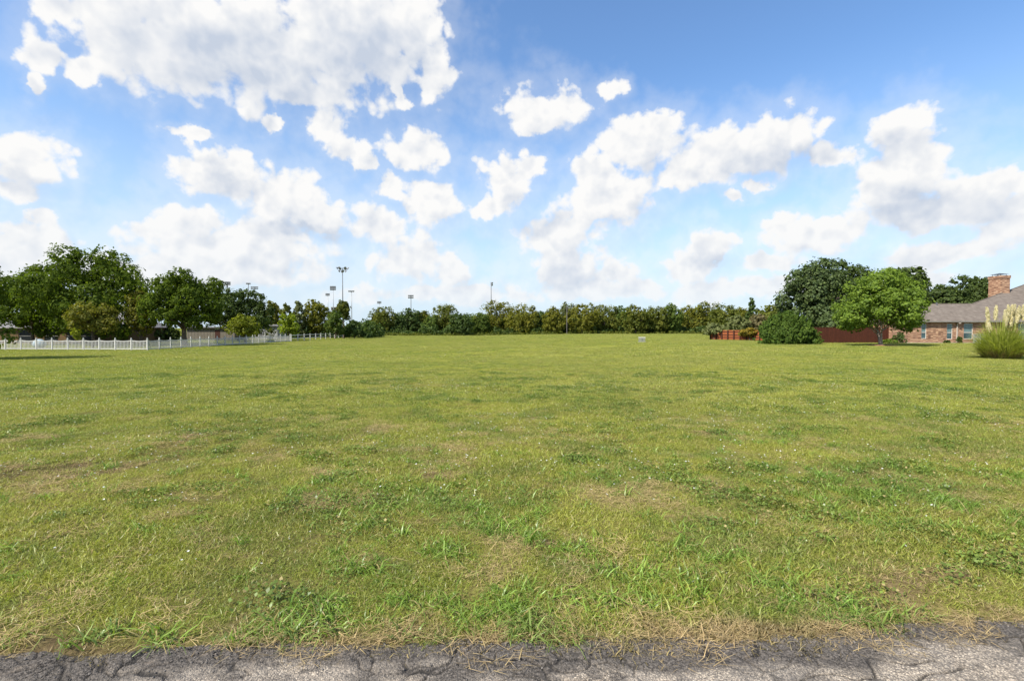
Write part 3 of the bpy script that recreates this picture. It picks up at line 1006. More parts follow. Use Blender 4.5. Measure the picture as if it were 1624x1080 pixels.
def trunk_mb(h, r0, seed, limbs=5, reach=1.5, top=None, lean=0.05, stems=1):
    rr = random.Random(seed)
    b = MB()
    for s in range(stems):
        a0 = rr.uniform(0, 6.28)
        ox, oy = (0, 0) if stems == 1 else (0.18 * math.cos(a0 + s * 2.1), 0.18 * math.sin(a0 + s * 2.1))
        lx, ly = rr.uniform(-lean, lean) + ox * 1.2, rr.uniform(-lean, lean) + oy * 1.2
        rs = r0 if stems == 1 else r0 * rr.uniform(0.6, 0.95)
        T = top or h * 1.7
        pts = [(ox, oy, -0.25), (ox, oy, 0.06)]
        rad = [rs * 1.45, rs * 1.2]
        for k in range(1, 7):
            z = T * k / 6
            pts.append((ox + lx * z + rr.uniform(-.05, .05) * rs * 6, oy + ly * z + rr.uniform(-.05, .05) * rs * 6, z))
            rad.append(rs * (1 - 0.78 * k / 6))
        b.tube(pts, rad, 8)
        for i in range(limbs):
            z = h * (0.85 + 0.7 * i / max(1, limbs)) if stems == 1 else h * (0.7 + 0.8 * i / max(1, limbs))
            z = min(z, T * 0.9)
            a = a0 + i * 2.4
            st = Vector((ox + lx * z, oy + ly * z, z))
            L = reach * rr.uniform(0.7, 1.1)
            m1 = st + Vector((math.cos(a) * L * .45, math.sin(a) * L * .45, L * .35))
            e = st + Vector((math.cos(a) * L, math.sin(a) * L, L * rr.uniform(.55, .95)))
            q = rs * (0.55 - 0.25 * i / max(1, limbs))
            b.tube([st, m1, e], [q, q * .65, q * .2], 6)
            for w in (-0.5, 0.6):
                e2 = m1 + Vector((math.cos(a + w) * L * .55, math.sin(a + w) * L * .55, L * rr.uniform(.2, .6)))
                b.tube([m1, (m1 + e2) / 2 + Vector((0, 0, .05 * L)), e2], [q * .5, q * .35, q * .12], 5)
    return b


def tree(name, label, px, hwpx, ytop, ybot, Y, mat, cat='tree', group=None, n=6000, leaf=0.28, lobes=14, shape='dome', seed=1, bark='bark',
         trunk_r=None, stems=1, lobe=0.45, deep=0.85, up=0.35, sub=16, spread=0.30, aspect=1.5, extra=None, extra_mat=None, z_ground=None):
    c = atd(px, 520, Y)
    X = c.x
    zg = tz(X, Y) if z_ground is None else z_ground
    m = Y / 800.0
    hw = hwpx * m
    z1 = CAM_H + (520 - ytop) * m - zg
    z0 = max(CAM_H + (520 - ybot) * m - zg, 0.0)
    root = empty(name, (X, Y, zg), label, cat, group)
    L = dome_lobes(hw, hw * deep, z0, z1, lobes, seed, shape, lobe)
    if extra:
        for (dx, yy, rw, rh) in extra:                      # outline lobes that the photo shows, offset in photo pixels
            L.append((dx * m, random.Random(seed + dx).uniform(-.3, .3) * hw, CAM_H + (520 - yy) * m - zg, rw * m, rw * m, rh * m))
    th = max(z0, 0.3)
    tr = trunk_mb(th if z0 > 0.5 else z1 * 0.3, trunk_r or max(0.06, (z1) * 0.022), seed, 6, hw * 0.6, top=z0 + (z1 - z0) * 0.7, stems=stems)
    tr.build('trunk', M[bark], root, smooth=True)
    link('crown', crown_mesh('crown', L, n, leaf, M[mat], seed, up, sub, spread, aspect), None, root)
    return root


# ---- the big trees behind the picket fence
tree('oak_tree', 'tallest broad dark green oak behind the white picket fence', 150, 92, 398, 532, 68, 'oak', n=46000, leaf=0.22, lobes=26, seed=11, lobe=0.40,
     extra=[(-25, 408, 22, 16), (25, 410, 24, 16), (-60, 440, 24, 18), (62, 440, 24, 18), (80, 470, 22, 26), (-82, 470, 20, 20), (0, 425, 30, 20)])
tree('oak_tree', 'lower dark green oak hanging over the tan house roof', 52, 58, 430, 530, 70, 'oak', n=26000, leaf=0.22, lobes=18, seed=12, lobe=0.42,
     extra=[(-35, 470, 20, 16), (30, 440, 20, 16), (-45, 500, 16, 14)])
tree('turning_oak', 'small yellow-tinged tree in front of the tallest dark oak', 146, 40, 477, 528, 60, 'oak_gold', n=7000, leaf=0.18, lobes=10, seed=13, lobe=0.42)
tree('turning_oak', 'yellow-tinged tree squeezed between the tallest oak and the rounded oak', 222, 26, 452, 530, 66, 'oak_gold', n=7000, leaf=0.19, lobes=12, seed=14)
tree('slender_sapling', 'thin pale sapling just behind the picket fence below the dark oak', 120, 10, 518, 540, 57, 'yellow', n=420, leaf=0.15, lobes=5, seed=15, trunk_r=0.03)
tree('oak_tree', 'rounded dark oak with a short visible trunk behind the fence', 292, 56, 434, 523, 66, 'oak', n=28000, leaf=0.21, lobes=20, seed=16, trunk_r=0.34, lobe=0.42,
     extra=[(-35, 448, 16, 12), (0, 440, 18, 12), (38, 452, 15, 14), (-44, 490, 16, 24), (45, 490, 14, 24)])
tree('oak_tree', 'dark spreading oak next along from the rounded oak, above the grey shed', 378, 46, 456, 530, 88, 'live_oak', n=19000, leaf=0.24, lobes=17, seed=17, lobe=0.42,
     extra=[(-28, 462, 14, 12), (30, 475, 14, 12), (42, 500, 16, 18)])
tree('yellowing_tree', 'low rounded yellow-green tree in front of the dark spreading oak', 388, 25, 498, 535, 79, 'yellow', n=4200, leaf=0.20, lobes=10, seed=18, lobe=0.45)
tree('lime_tree', 'bright lime-green young tree beside the grey shed', 457, 18, 497, 533, 97, 'lime', n=2200, leaf=0.25, lobes=9, seed=19, lobe=0.42, extra=[(-6, 502, 5, 6), (10, 518, 8, 6)])
tree('sapling', 'small dull green sapling in front of the grey shed', 428, 9, 515, 534, 98, 'woods_a', n=500, leaf=0.18, lobes=6, seed=20, trunk_r=0.03)
tree('dark_hedge', 'dark hedge between the tan house and the rounded oak, behind the picket fence', 215, 44, 512, 540, 82, 'live_oak', cat='hedge', n=9000, leaf=0.22, lobes=18, seed=81, shape='mound', deep=0.3)
tree('dark_hedge', 'dark hedge in the shade between the rounded oak and the beige building', 268, 20, 519, 540, 84, 'live_oak', cat='hedge', n=4000, leaf=0.22, lobes=12, seed=82, shape='mound', deep=0.4)
# off to the side, only its outer twigs reach into view
tree('oak_tree', 'nearest oak at the edge of the field, only its outer branches in view', -70, 70, 396, 548, 36, 'oak', n=20000, leaf=0.15, lobes=22, seed=21, trunk_r=0.22, lobe=0.40,
     extra=[(76, 438, 8, 20), (80, 532, 10, 13), (76, 545, 9, 7)])

# ---- trees behind the rail fence, in front of the playing fields
BACK = [
    ('olive_tree', 'pale airy olive-green tree right of the dark oaks', 432, 16, 475, 533, 118, 'woods_d', 2600, 'dome'),
    ('olive_tree', 'airy olive tree above the lime-green young tree', 456, 12, 479, 533, 116, 'woods_a', 1700, 'dome'),
    ('grey_green_tree', 'thin grey-green tree with bare twiggy top beyond the rail fence', 474, 14, 475, 533, 117, 'grey_leaf', 1700, 'egg'),
    ('olive_tree', 'wide yellow-olive tree just left of the tallest floodlight pole', 502, 23, 473, 533, 119, 'woods_d', 3600, 'dome'),
    ('willow_tree', 'drooping green tree in front of the tallest floodlight pole', 532, 15, 490, 532, 108, 'woods_b', 2200, 'egg'),
    ('lollipop_tree', 'slim tree with a ball-shaped crown at the tallest floodlight pole', 545, 12, 475, 508, 112, 'woods_a', 1800, 'dome'),
    ('dark_shrub', 'dark low shrub at the foot of the floodlight pole with one row', 562, 18, 507, 533, 112, 'woods_c', 2200, 'mound'),
    ('green_shrub', 'green shrub in the gap where the rail fence ends', 585, 9, 508, 531, 150, 'woods_b', 900, 'mound'),
]
for i, (nm, lb, px, hw, yt, yb, Y, mt, n, sh) in enumerate(BACK):
    tree(nm, lb, px, hw, yt, yb, Y, mt, n=int(n * 1.9), leaf=0.28, lobes=13, seed=100 + i, shape=sh, lobe=0.40, cat='shrub' if 'shrub' in nm else 'tree')

# ---- the line of trees across the far end of the field
LINE = [
    ('spindly olive tree with bare twigs where the rail fence meets the trees', 606, 15, 486, 'woods_a'),
    ('low dark bushy tree second from the rail fence end', 628, 13, 496, 'woods_c'),
    ('dark green tree directly below the small two-row floodlight', 650, 16, 488, 'woods_c'),
    ('olive tree just beyond the small two-row floodlight', 670, 14, 491, 'woods_a'),
    ('low green tree filling the dip beside the peaked olive tree', 683, 10, 499, 'woods_b'),
    ('peaked olive tree standing out halfway between two floodlights', 708, 18, 480, 'woods_a'),
    ('squat brownish-green tree beside the peaked olive tree', 733, 15, 494, 'woods_c'),
    ('low bright green tree left of the single floodlight pole', 762, 13, 495, 'woods_b'),
    ('tall yellow-green tree at the foot of the lone side-on floodlight', 791, 21, 474, 'woods_d'),
    ('broad yellow-green tree next after the lone side-on floodlight', 829, 22, 480, 'woods_d'),
    ('dark pointed tree between two yellow-green trees', 861, 12, 493, 'woods_c'),
    ('yellowish tree just before the wooden utility pole', 878, 12, 485, 'woods_d'),
    ('grey-olive tree standing behind the wooden utility pole', 898, 11, 479, 'grey_leaf'),
    ('yellow-green tree just after the wooden utility pole', 925, 20, 480, 'woods_d'),
    ('flat-topped olive tree second after the wooden utility pole', 959, 20, 482, 'woods_a'),
    ('narrow green tree third after the wooden utility pole', 987, 13, 485, 'woods_b'),
    ('rounded olive tree straight behind the utility cabinet', 1008, 17, 482, 'woods_a'),
    ('greyish olive tree sloping away after the utility cabinet', 1041, 17, 484, 'woods_a'),
    ('green tree with a small round top halfway from cabinet to wood fence', 1065, 13, 480, 'woods_b'),
    ('yellow-green tree two before the cedar fence end', 1097, 17, 482, 'woods_d'),
    ('tallest olive tree behind the grey-green shrub at the fence end', 1125, 18, 477, 'woods_a'),
    ('olive tree rising over the lit end of the cedar fence', 1152, 17, 481, 'woods_a'),
    ('low olive tree below the pointed conifer', 1176, 15, 487, 'woods_d'),
]
r_ = random.Random(5)
for i, (lb, px, hw, yt, mt) in enumerate(LINE):
    tree('woodland_tree', lb, px, hw * 1.5, yt, 532.5, 160 + r_.uniform(-6, 10), mt, group='trees along the far end of the field', n=7000, leaf=0.33, lobes=15,
         seed=200 + i, lobe=0.40, shape='dome', up=0.5)


def undergrowth():
    """the tangle under and behind the far trees"""
    r = random.Random(9)
    L = []
    for k in range(260):
        px = r.uniform(560, 1260)
        Y = 160 + r.uniform(-3, 26)
        m = Y / 800
        h = r.uniform(1.2, 3.4) if Y < 168 else r.uniform(2.5, 5.2)
        X = (px - 812) * m
        zg = tz(X, Y)
        L.append((X, Y, zg + h * 0.45, r.uniform(1.2, 3.0), r.uniform(1.0, 2.0), h * 0.55))
    W2 = []
    for k in range(230):
        px = r.uniform(585, 1250)
        Y = 172 + r.uniform(-3, 20)
        m = Y / 800
        X = (px - 812) * m
        h = r.uniform(5.0, 7.2)
        W2.append((X, Y, tz(X, Y) + h * 0.55, r.uniform(1.8, 3.4), r.uniform(1.2, 2.2), h * 0.48))
    tag(link('woods', crown_mesh('woods', W2, 60000, 0.45, M['woods_b'], 79, 0.4, 12, 0.34)), kind='stuff')
    for k in range(70):
        px = r.uniform(380, 600)
        Y = r.uniform(118, 140)
        m = Y / 800
        h = r.uniform(1.8, 4.6)
        X = (px - 812) * m
        L.append((X, Y, tz(X, Y) + h * 0.45, r.uniform(1.0, 2.4), 1.4, h * 0.55))
    o = link('undergrowth', crown_mesh('undergrowth', L, 70000, 0.40, M['woods_c'], 77, 0.3, 10, 0.35))
    tag(o, kind='stuff')
    L = []
    for k in range(150):                                    # pale weeds along the mown edge
        px = r.uniform(600, 1130)
        Y = 153 + r.uniform(-2, 3)
        X = (px - 812) * Y / 800
        L.append((X, Y, tz(X, Y) + 0.25, r.uniform(.5, 1.6), .5, r.uniform(.3, .75)))
    o = link('undergrowth', crown_mesh('undergrowth', L, 5000, 0.30, M['woods_a'], 78, 0.3, 6, 0.4))
    tag(o, kind='stuff')


undergrowth()

# ---- trees on the house side
tree('magnolia_tree', 'big dense dark tree behind the juniper bush', 1302, 58, 413, 535, 76, 'magnolia', n=36000, leaf=0.26, lobes=24, seed=31, shape='egg', lobe=0.40,
     extra=[(-52, 450, 13, 16), (-58, 478, 10, 10), (2, 424, 22, 16), (-20, 440, 24, 20)])
tree('elm_tree', 'dark olive tree behind the big dense tree', 1350, 54, 416, 530, 84, 'live_oak', n=20000, leaf=0.25, lobes=18, seed=32, lobe=0.42, extra=[(-20, 428, 16, 10), (20, 430, 14, 10)])
tree('wind_swept_tree', 'dark feathery tree behind the bright green pear tree', 1428, 48, 428, 520, 74, 'live_oak', n=18000, leaf=0.24, lobes=18, seed=33, aspect=2.2, lobe=0.40,
     extra=[(-15, 434, 14, 8), (14, 432, 14, 8), (36, 450, 14, 9)])
tree('pear_tree', 'bright green round-crowned tree in a mulch ring by the house', 1399, 71, 436, 525, 51, 'pear', n=34000, leaf=0.165, lobes=26, seed=34, bark='pale_bark', trunk_r=0.13, stems=3, lobe=0.38,
     extra=[(-52, 500, 18, 15), (-46, 512, 18, 12), (50, 505, 17, 15), (-20, 448, 24, 16), (28, 448, 24, 16), (8, 440, 24, 15), (20, 434, 18, 10)])
tree('live_oak', 'dark tree behind the low end of the brick house roof', 1505, 36, 449, 500, 86, 'live_oak', n=12000, leaf=0.25, lobes=15, seed=35, lobe=0.42, extra=[(8, 446, 12, 8), (-25, 468, 12, 10)])
tree('live_oak', 'dark tree just left of the brick chimney', 1553, 24, 438, 490, 88, 'live_oak', n=9000, leaf=0.25, lobes=12, seed=36, lobe=0.45)
tree('dark_shrub', 'dark leafy shrub showing over the dark shaded fence behind the pear tree', 1358, 54, 484, 536, 65, 'magnolia', cat='shrub', n=14000, leaf=0.24, lobes=18, seed=83, shape='mound', deep=0.35)
tree('spruce_tree', 'small pointed conifer beyond the cedar fence', 1192, 9, 470, 520, 118, 'woods_c', n=1500, leaf=0.32, lobes=12, seed=37, shape='cone', lobe=0.55)
tree('olive_tree', 'tall pale olive shrub tree behind the juniper bush tip', 1222, 26, 482, 525, 100, 'woods_a', n=3600, leaf=0.32, lobes=12, seed=38)
tree('green_shrub', 'light green shrub tree showing over the lit cedar fence', 1168, 22, 499, 532, 84, 'grey_leaf', n=3000, leaf=0.28, lobes=11, seed=39, cat='shrub', shape='mound')
tree('brown_shrub', 'brownish grey shrub beside the juniper bush, over the cedar fence', 1205, 20, 498, 528, 86, 'brown_leaf', n=2600, leaf=0.26, lobes=10, seed=40, cat='shrub')
tree('rounded_shrub', 'round grey-green shrub on a stem at the cedar fence end', 1132, 17, 511, 532, 77, 'grey_leaf', n=1900, leaf=0.20, lobes=10, seed=41, cat='shrub', trunk_r=0.08)
tree('crape_myrtle', 'small rust-orange tree in front of the lit cedar fence', 1189, 16, 519, 534, 72, 'rust_leaf', n=1500, leaf=0.19, lobes=9, seed=42, trunk_r=0.07)


def juniper():
    """broad bush of upswept feathery sprays"""
    p = at(1250, 547)
    Y = p.y + 3.0
    m = Y / 800
    root = empty('juniper_bush', (atd(1250, 520, Y).x, Y, tz(p.x, Y)), 'large spreading dark green juniper bush in front of the cedar fence', 'bush')
    r = np.random.default_rng(44)
    W, H = 55 * m, 50 * m
    k = 620
    C, Nn = [], []
    for i in range(k):
        a = r.random() * 2 * np.pi
        q = math.sqrt(r.random())
        e = r.random() ** 0.8
        # tip of a spray on the mound, axis pointing outwards and up
        th = e * math.pi / 2
        tip = np.array([W * math.cos(a) * math.cos(th) * 0.98, W * 0.62 * math.sin(a) * math.cos(th), 0.05 + H * math.sin(th) ** 0.9]) * (0.62 + 0.42 * r.random())
        if tip[0] > 0: tip[2] *= 0.86 + 0.14 * (1 - tip[0] / W)
        ax = tip / np.linalg.norm(tip) * np.array([1, 1, 1.0]) + np.array([0, 0, 0.55])
        ax /= np.linalg.norm(ax)
        L = 0.7 + 0.8 * r.random()
        n = 60
        s = r.random(n) ** 0.8
        rad = 0.30 * (1 - s) + 0.03
        o = r.normal(0, 1, (n, 3)); o /= np.linalg.norm(o, axis=1, keepdims=True)
        C.append(tip - ax * (1 - s)[:, None] * L + o * rad[:, None]); Nn.append(o + 0.4 * ax + r.normal(0, .3, (n, 3)))
    C, Nn = np.vstack(C), np.vstack(Nn)
    C[:, 2] = np.maximum(C[:, 2], 0.02)
    V, Fc = rhombs(C, Nn, 0.125 * (0.6 + 0.8 * r.random(len(C))), r, 2.8)
    link('foliage', mesh_np('foliage', V, Fc, M['juniper']), None, root)
    b = MB()
    for i in range(9):
        a = i * 0.7
        b.tube([(0.1 * math.cos(a), 0.1 * math.sin(a), -.1), (W * .25 * math.cos(a), W * .2 * math.sin(a), H * .3), (W * .5 * math.cos(a), W * .35 * math.sin(a), H * .55)], [.09, .06, .02], 6)
    b.build('stem', M['bark'], root, smooth=True)


juniper()


def mulch():
    p = at(1391, 549)
    b = MB()
    n = 40
    r = random.Random(3)
    ring = [(1.5 * math.cos(6.283 * i / n) * r.uniform(.9, 1.1), 1.0 * math.sin(6.283 * i / n) * r.uniform(.9, 1.1), 0.005) for i in range(n)]
    inner = [(v[0] * .6, v[1] * .6, 0.07 + r.uniform(-.02, .02)) for v in ring]
    for i in range(n):
        j = (i + 1) % n
        b.poly(ring[i], ring[j], inner[j], inner[i])
        b.poly(inner[i], inner[j], (0, 0, 0.10))
    c = atd(1399, 520, 51)
    o = b.build('mulch', M['mulch'], None, (c.x, 51, tz(c.x, 51) + 0.01))
    tag(o, kind='stuff')


mulch()


def pampas():
    p = at(1614, 570)
    root = empty('pampas_grass', (p.x, p.y + 1.0, tz(p.x, p.y)), 'tall pampas grass clump with cream plumes in front of the house', 'plant')
    r = np.random.default_rng(51)
    H = 1.75

    def arcs(n, h0, h1, out0, out1, w, seed, lowdry=False):
        rr = np.random.default_rng(seed)
        V, Fc = [], []
        seg = 7
        for i in range(n):
            a = rr.random() * 6.283
            q = 0.80 * math.sqrt(rr.random())
            bx, by = q * math.cos(a), q * math.sin(a)
            aa = a + rr.normal(0, .35)
            e = q / 0.80
            L = (h0 + (h1 - h0) * rr.random()) * (1.08 - 0.35 * e * e)
            o = out0 + (out1 - out0) * rr.random() * (0.35 + 0.65 * e)
            ww = w * (0.7 + 0.6 * rr.random())
            sx, sy = -math.sin(aa + rr.normal(0, .5)), math.cos(aa)
            b0 = len(V)
            for k in range(seg + 1):
                s = k / seg
                rad = o * (0.45 * s + 0.55 * s ** 2.0)
                z = L * (s * 1.30 - 0.42 * s ** 2.4 * (0.4 + o * 0.85))
                z = max(z, 0.02)
                hw = ww * (1 - s) ** 0.6 * 0.5 + 0.001
                cx, cy = bx + math.cos(aa) * rad, by + math.sin(aa) * rad
                V += [(cx - sx * hw, cy - sy * hw, z), (cx + sx * hw, cy + sy * hw, z)]
            for k in range(seg):
                c = b0 + 2 * k
                Fc.append((c, c + 1, c + 3, c + 2))
        return np.array(V), np.array(Fc)
    V, Fc = arcs(2400, 0.9, 2.45, 0.25, 1.9, 0.026, 52)
    link('foliage', mesh_np('foliage', V, Fc, M['pampas']), None, root)
    V, Fc = arcs(700, 0.3, 0.9, 0.5, 1.5, 0.026, 53)
    link('dry_foliage', mesh_np('dry_foliage', V, Fc, M['pampas_dry']), None, root)
    # plumes: where the photo shows their tops
    PL = [(1574, 487), (1580, 485), (1584, 492), (1592, 484), (1596, 488), (1601, 484), (1607, 486), (1611, 483), (1617, 486), (1622, 483), (1630, 487), (1638, 485), (1571, 512), (1645, 492), (1577, 500), (1588, 496), (1604, 490), (1614, 488), (1625, 489), (1634, 484), (1598, 495), (1619, 494)]
    m = root.location.y / 800
    for i, (px, py) in enumerate(PL):
        x = (px - 812) * m - root.location.x
        z = CAM_H + (520 - py) * m - root.location.z
        yy = r.uniform(-.45, .45)
        ln = 0.82 if i not in (12,) else 0.55
        lean = x * 0.22 + r.uniform(-0.22, 0.22)
        b = MB()
        b.tube([(x * .3, yy * .3, 0.2), (x * .72, yy * .8, z * .55), (x - lean * .35, yy, z - ln * .4)], [.011, .009, .005], 5)
        st = b.build('stalk', M['stalk'], root)
        n = 460
        s = r.random(n)
        rad = 0.090 * np.sin(np.pi * np.clip(0.10 + 0.86 * s, 0, 1)) ** 0.8 * (0.7 + 0.6 * r.random(n)) + 0.012
        a = r.random(n) * 6.283
        C = np.stack([x - lean * (1 - s) * .5 + np.cos(a) * rad * r.random(n) ** .5, yy + np.sin(a) * rad * r.random(n) ** .5, z - ln * (1 - s)], 1)
        Nn = np.stack([np.cos(a), np.sin(a), r.normal(0, .4, n)], 1)
        V, Fc = rhombs(C, Nn, 0.030 * (0.5 + r.random(n)), r, 3.6)
        link('plume', mesh_np('plume', V, Fc, M['plume']), None, root)


pampas()

# ------------------------------------------------------------------ white picket fence and rail fence
def box_mesh(name, w, d, h, mat, bevel=0.0, z0=0.0):
    return MB().box(-w / 2, w / 2, -d / 2, d / 2, z0, z0 + h).mesh(name, mat, bevel=bevel)


PICKET = MB().box(-.027, .027, -.011, .011, 0.0, 0.80).mesh('picket', M['white_vinyl'])
POST = MB().box(-.055, .055, -.055, .055, -0.2, 1.16).mesh('post', M['white_vinyl'], bevel=.006)
CAP = MB().lathe([(1.163, .085), (1.185, .085), (1.20, .05), (1.215, .035), (1.235, .058), (1.262, .062), (1.288, .045), (1.30, .01)], 8).mesh('post_cap', M['white_vinyl'], True)


def run_points(a, b, step):
    n = max(1, round((b - a).length / step))
    return [a.lerp(b, i / n) for i in range(n + 1)]


def picket_fence(label, a, b, step, npk, skip_first=False):
    root = empty('picket_fence', a, label, 'fence')
    pts = run_points(a, b, step)
    d = (b - a); ang = math.atan2(d.y, d.x)
    for i, p in enumerate(pts):
        q = Vector((p.x, p.y, tz(p.x, p.y)))
        if not (skip_first and i == 0):
            po = link('post', POST, None, root, q - root.location, ang)
            link('post_cap', CAP, None, po)
        if i + 1 == len(pts): break
        n = pts[i + 1]
        L = (n - p).xy.length
        zm = (tz(n.x, n.y) - q.z)
        top, bot = MB(), MB()
        prev = None
        K = 8
        sag = lambda s: 0.95 - 0.07 * math.sin(math.pi * s)
        for k in range(K):                                  # the top rail dips between the posts
            s0, s1 = k / K, (k + 1) / K
            x0, x1 = .064 + (L - .128) * s0, .064 + (L - .128) * s1
            za, zb = sag(s0) + zm * s0, sag(s1) + zm * s1
            top.v += [(x0, -.022, za), (x0, .022, za), (x0, .022, za + .085), (x0, -.022, za + .085)]
            if k == K - 1: top.v += [(x1, -.022, zb), (x1, .022, zb), (x1, .022, zb + .085), (x1, -.022, zb + .085)]
        for k in range(K):
            c = 4 * k
            top.f += [(c, c + 4, c + 5, c + 1), (c + 1, c + 5, c + 6, c + 2), (c + 2, c + 6, c + 7, c + 3), (c + 3, c + 7, c + 4, c)]
        top.build('top_rail', M['white_vinyl'], root, q - root.location, ang)
        bot.box(.064, L - .064, -.022, .022, .07, .16)
        bot.build('bottom_rail', M['white_vinyl'], root, q - root.location + Vector((0, 0, zm / 2)), ang)
        for k in range(npk):
            s = (k + 0.75) / (npk + 0.5)
            o = link('picket', PICKET, None, root, q - root.location + Vector((math.cos(ang) * L * s, math.sin(ang) * L * s, .14 + zm * s)), ang)
            o.scale.z = (sag(s) + .02 - .14) / .80
    return root


P_corner, P_left = at(234, 555.4), at(-40, 554.4)
P_mid, P_end = at(460, 541.5), at(590, 532.3)
picket_fence('white picket fence run facing the field, in front of the tan house', P_left, P_corner, 1.83, 11)
picket_fence('white picket fence run going back from the corner to the rail fence', P_corner, P_mid, 1.83, 10, True)


def rail_fence():
    root = empty('rail_fence', P_mid, 'white two-rail fence of bare posts continuing towards the far trees', 'fence')
    pts = run_points(P_mid + (P_end - P_mid).normalized() * 0.5, P_end, 3.3)
    d = P_end - P_mid; ang = math.atan2(d.y, d.x)
    pm = MB().box(-.07, .07, -.07, .07, -0.2, 1.25).mesh('post', M['white_vinyl'])
    for i, p in enumerate(pts):
        q = Vector((p.x, p.y, tz(p.x, p.y)))
        link('post', pm, None, root, q - root.location, ang)
        if i + 1 == len(pts): break
        L = (pts[i + 1] - p).xy.length
        for z in (0.45, 0.98):
            MB().box(.07, L - .07, -.022, .022, z, z + .13).build('rail', M['white_vinyl'], root, q - root.location, ang)


rail_fence()

# ------------------------------------------------------------------ cedar fence by the house
def cedar_fence(label, a, b, h, front_posts, mat, post_step=2.4):
    root = empty('cedar_fence', a, label, 'fence')
    d = b - a
    ang = math.atan2(d.y, d.x)
    L = d.xy.length
    n = int(L / 0.145)
    bm = MB().box(-.068, .068, -.009, .009, 0.06, h).mesh('board', mat)
    for i in range(n):
        s = (i + .5) / n
        p = a.lerp(b, s)
        o = link('board', bm, None, root, Vector((p.x, p.y, tz(p.x, p.y))) - root.location, ang)
        o.scale.z = 1 + 0.012 * random.uniform(-1, 1)
    side = -1 if front_posts else 1
    for z in (0.35, h * 0.5, h - 0.25):
        MB().box(0, L, side * .011, side * .05, z, z + .09).build('rail', M['cedar_post'] if front_posts else mat, root, rz=ang)
    k = int(L / post_step)
    pm = MB().box(-.075, .075, -.055, .055, -.2, h + .03).mesh('post', M['cedar_post'])
    for i in range(k + 1):
        p = a.lerp(b, min(1, i / k))
        o = link('post', pm, None, root, Vector((p.x, p.y, tz(p.x, p.y))) - root.location + Vector((-math.sin(ang) * side * .107, math.cos(ang) * side * .107, 0)), ang)
    MB().box(0, L, -.05, .05, h + .032, h + .06).build('cap_rail', mat, root, rz=ang)


fa, fb = at(1300, 543.8), at(1424, 543.8)
fl, fm = at(1127, 538.6), at(1215, 541.0)
cedar_fence('dark shaded cedar privacy fence behind the pear tree trunk', Vector((fa.x - 3.5, fa.y, 0)), Vector((fb.x, fb.y, 0)), 1.85, False, M['cedar'])
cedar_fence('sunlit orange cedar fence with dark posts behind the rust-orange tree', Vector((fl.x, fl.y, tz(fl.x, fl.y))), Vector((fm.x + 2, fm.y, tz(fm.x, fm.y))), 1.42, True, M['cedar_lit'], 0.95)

# ------------------------------------------------------------------ brick house
def window(parent, x0, x1, z0, z1, y, split=0.42, fr=.06, pane=None, low=None, trim='white_trim'):
    b = MB()
    b.box(x0, x0 + fr, y - .05, y + .02, z0, z1).box(x1 - fr, x1, y - .05, y + .02, z0, z1)
    b.box(x0 + fr, x1 - fr, y - .05, y + .02, z0, z0 + fr).box(x0 + fr, x1 - fr, y - .05, y + .02, z1 - fr, z1)
    zm = z0 + (z1 - z0) * split
    b.box(x0 + fr, x1 - fr, y - .055, y + .015, zm - .035, zm + .035)
    w = b.build('window', M[trim], parent)
    MB().box(x0 + fr, x1 - fr, y - .02, y - .01, zm + .036, z1 - fr - .001).build('pane', pane or M['teal_pane'], w)
    MB().box(x0 + fr, x1 - fr, y - .02, y - .01, z0 + fr + .001, zm - .036).build('pane', low or M['glass'], w)
    MB().box(x0 - .06, x1 + .06, y - .09, y - .052, z0 - .075, z0 - .003).build('sill', M[trim], w)


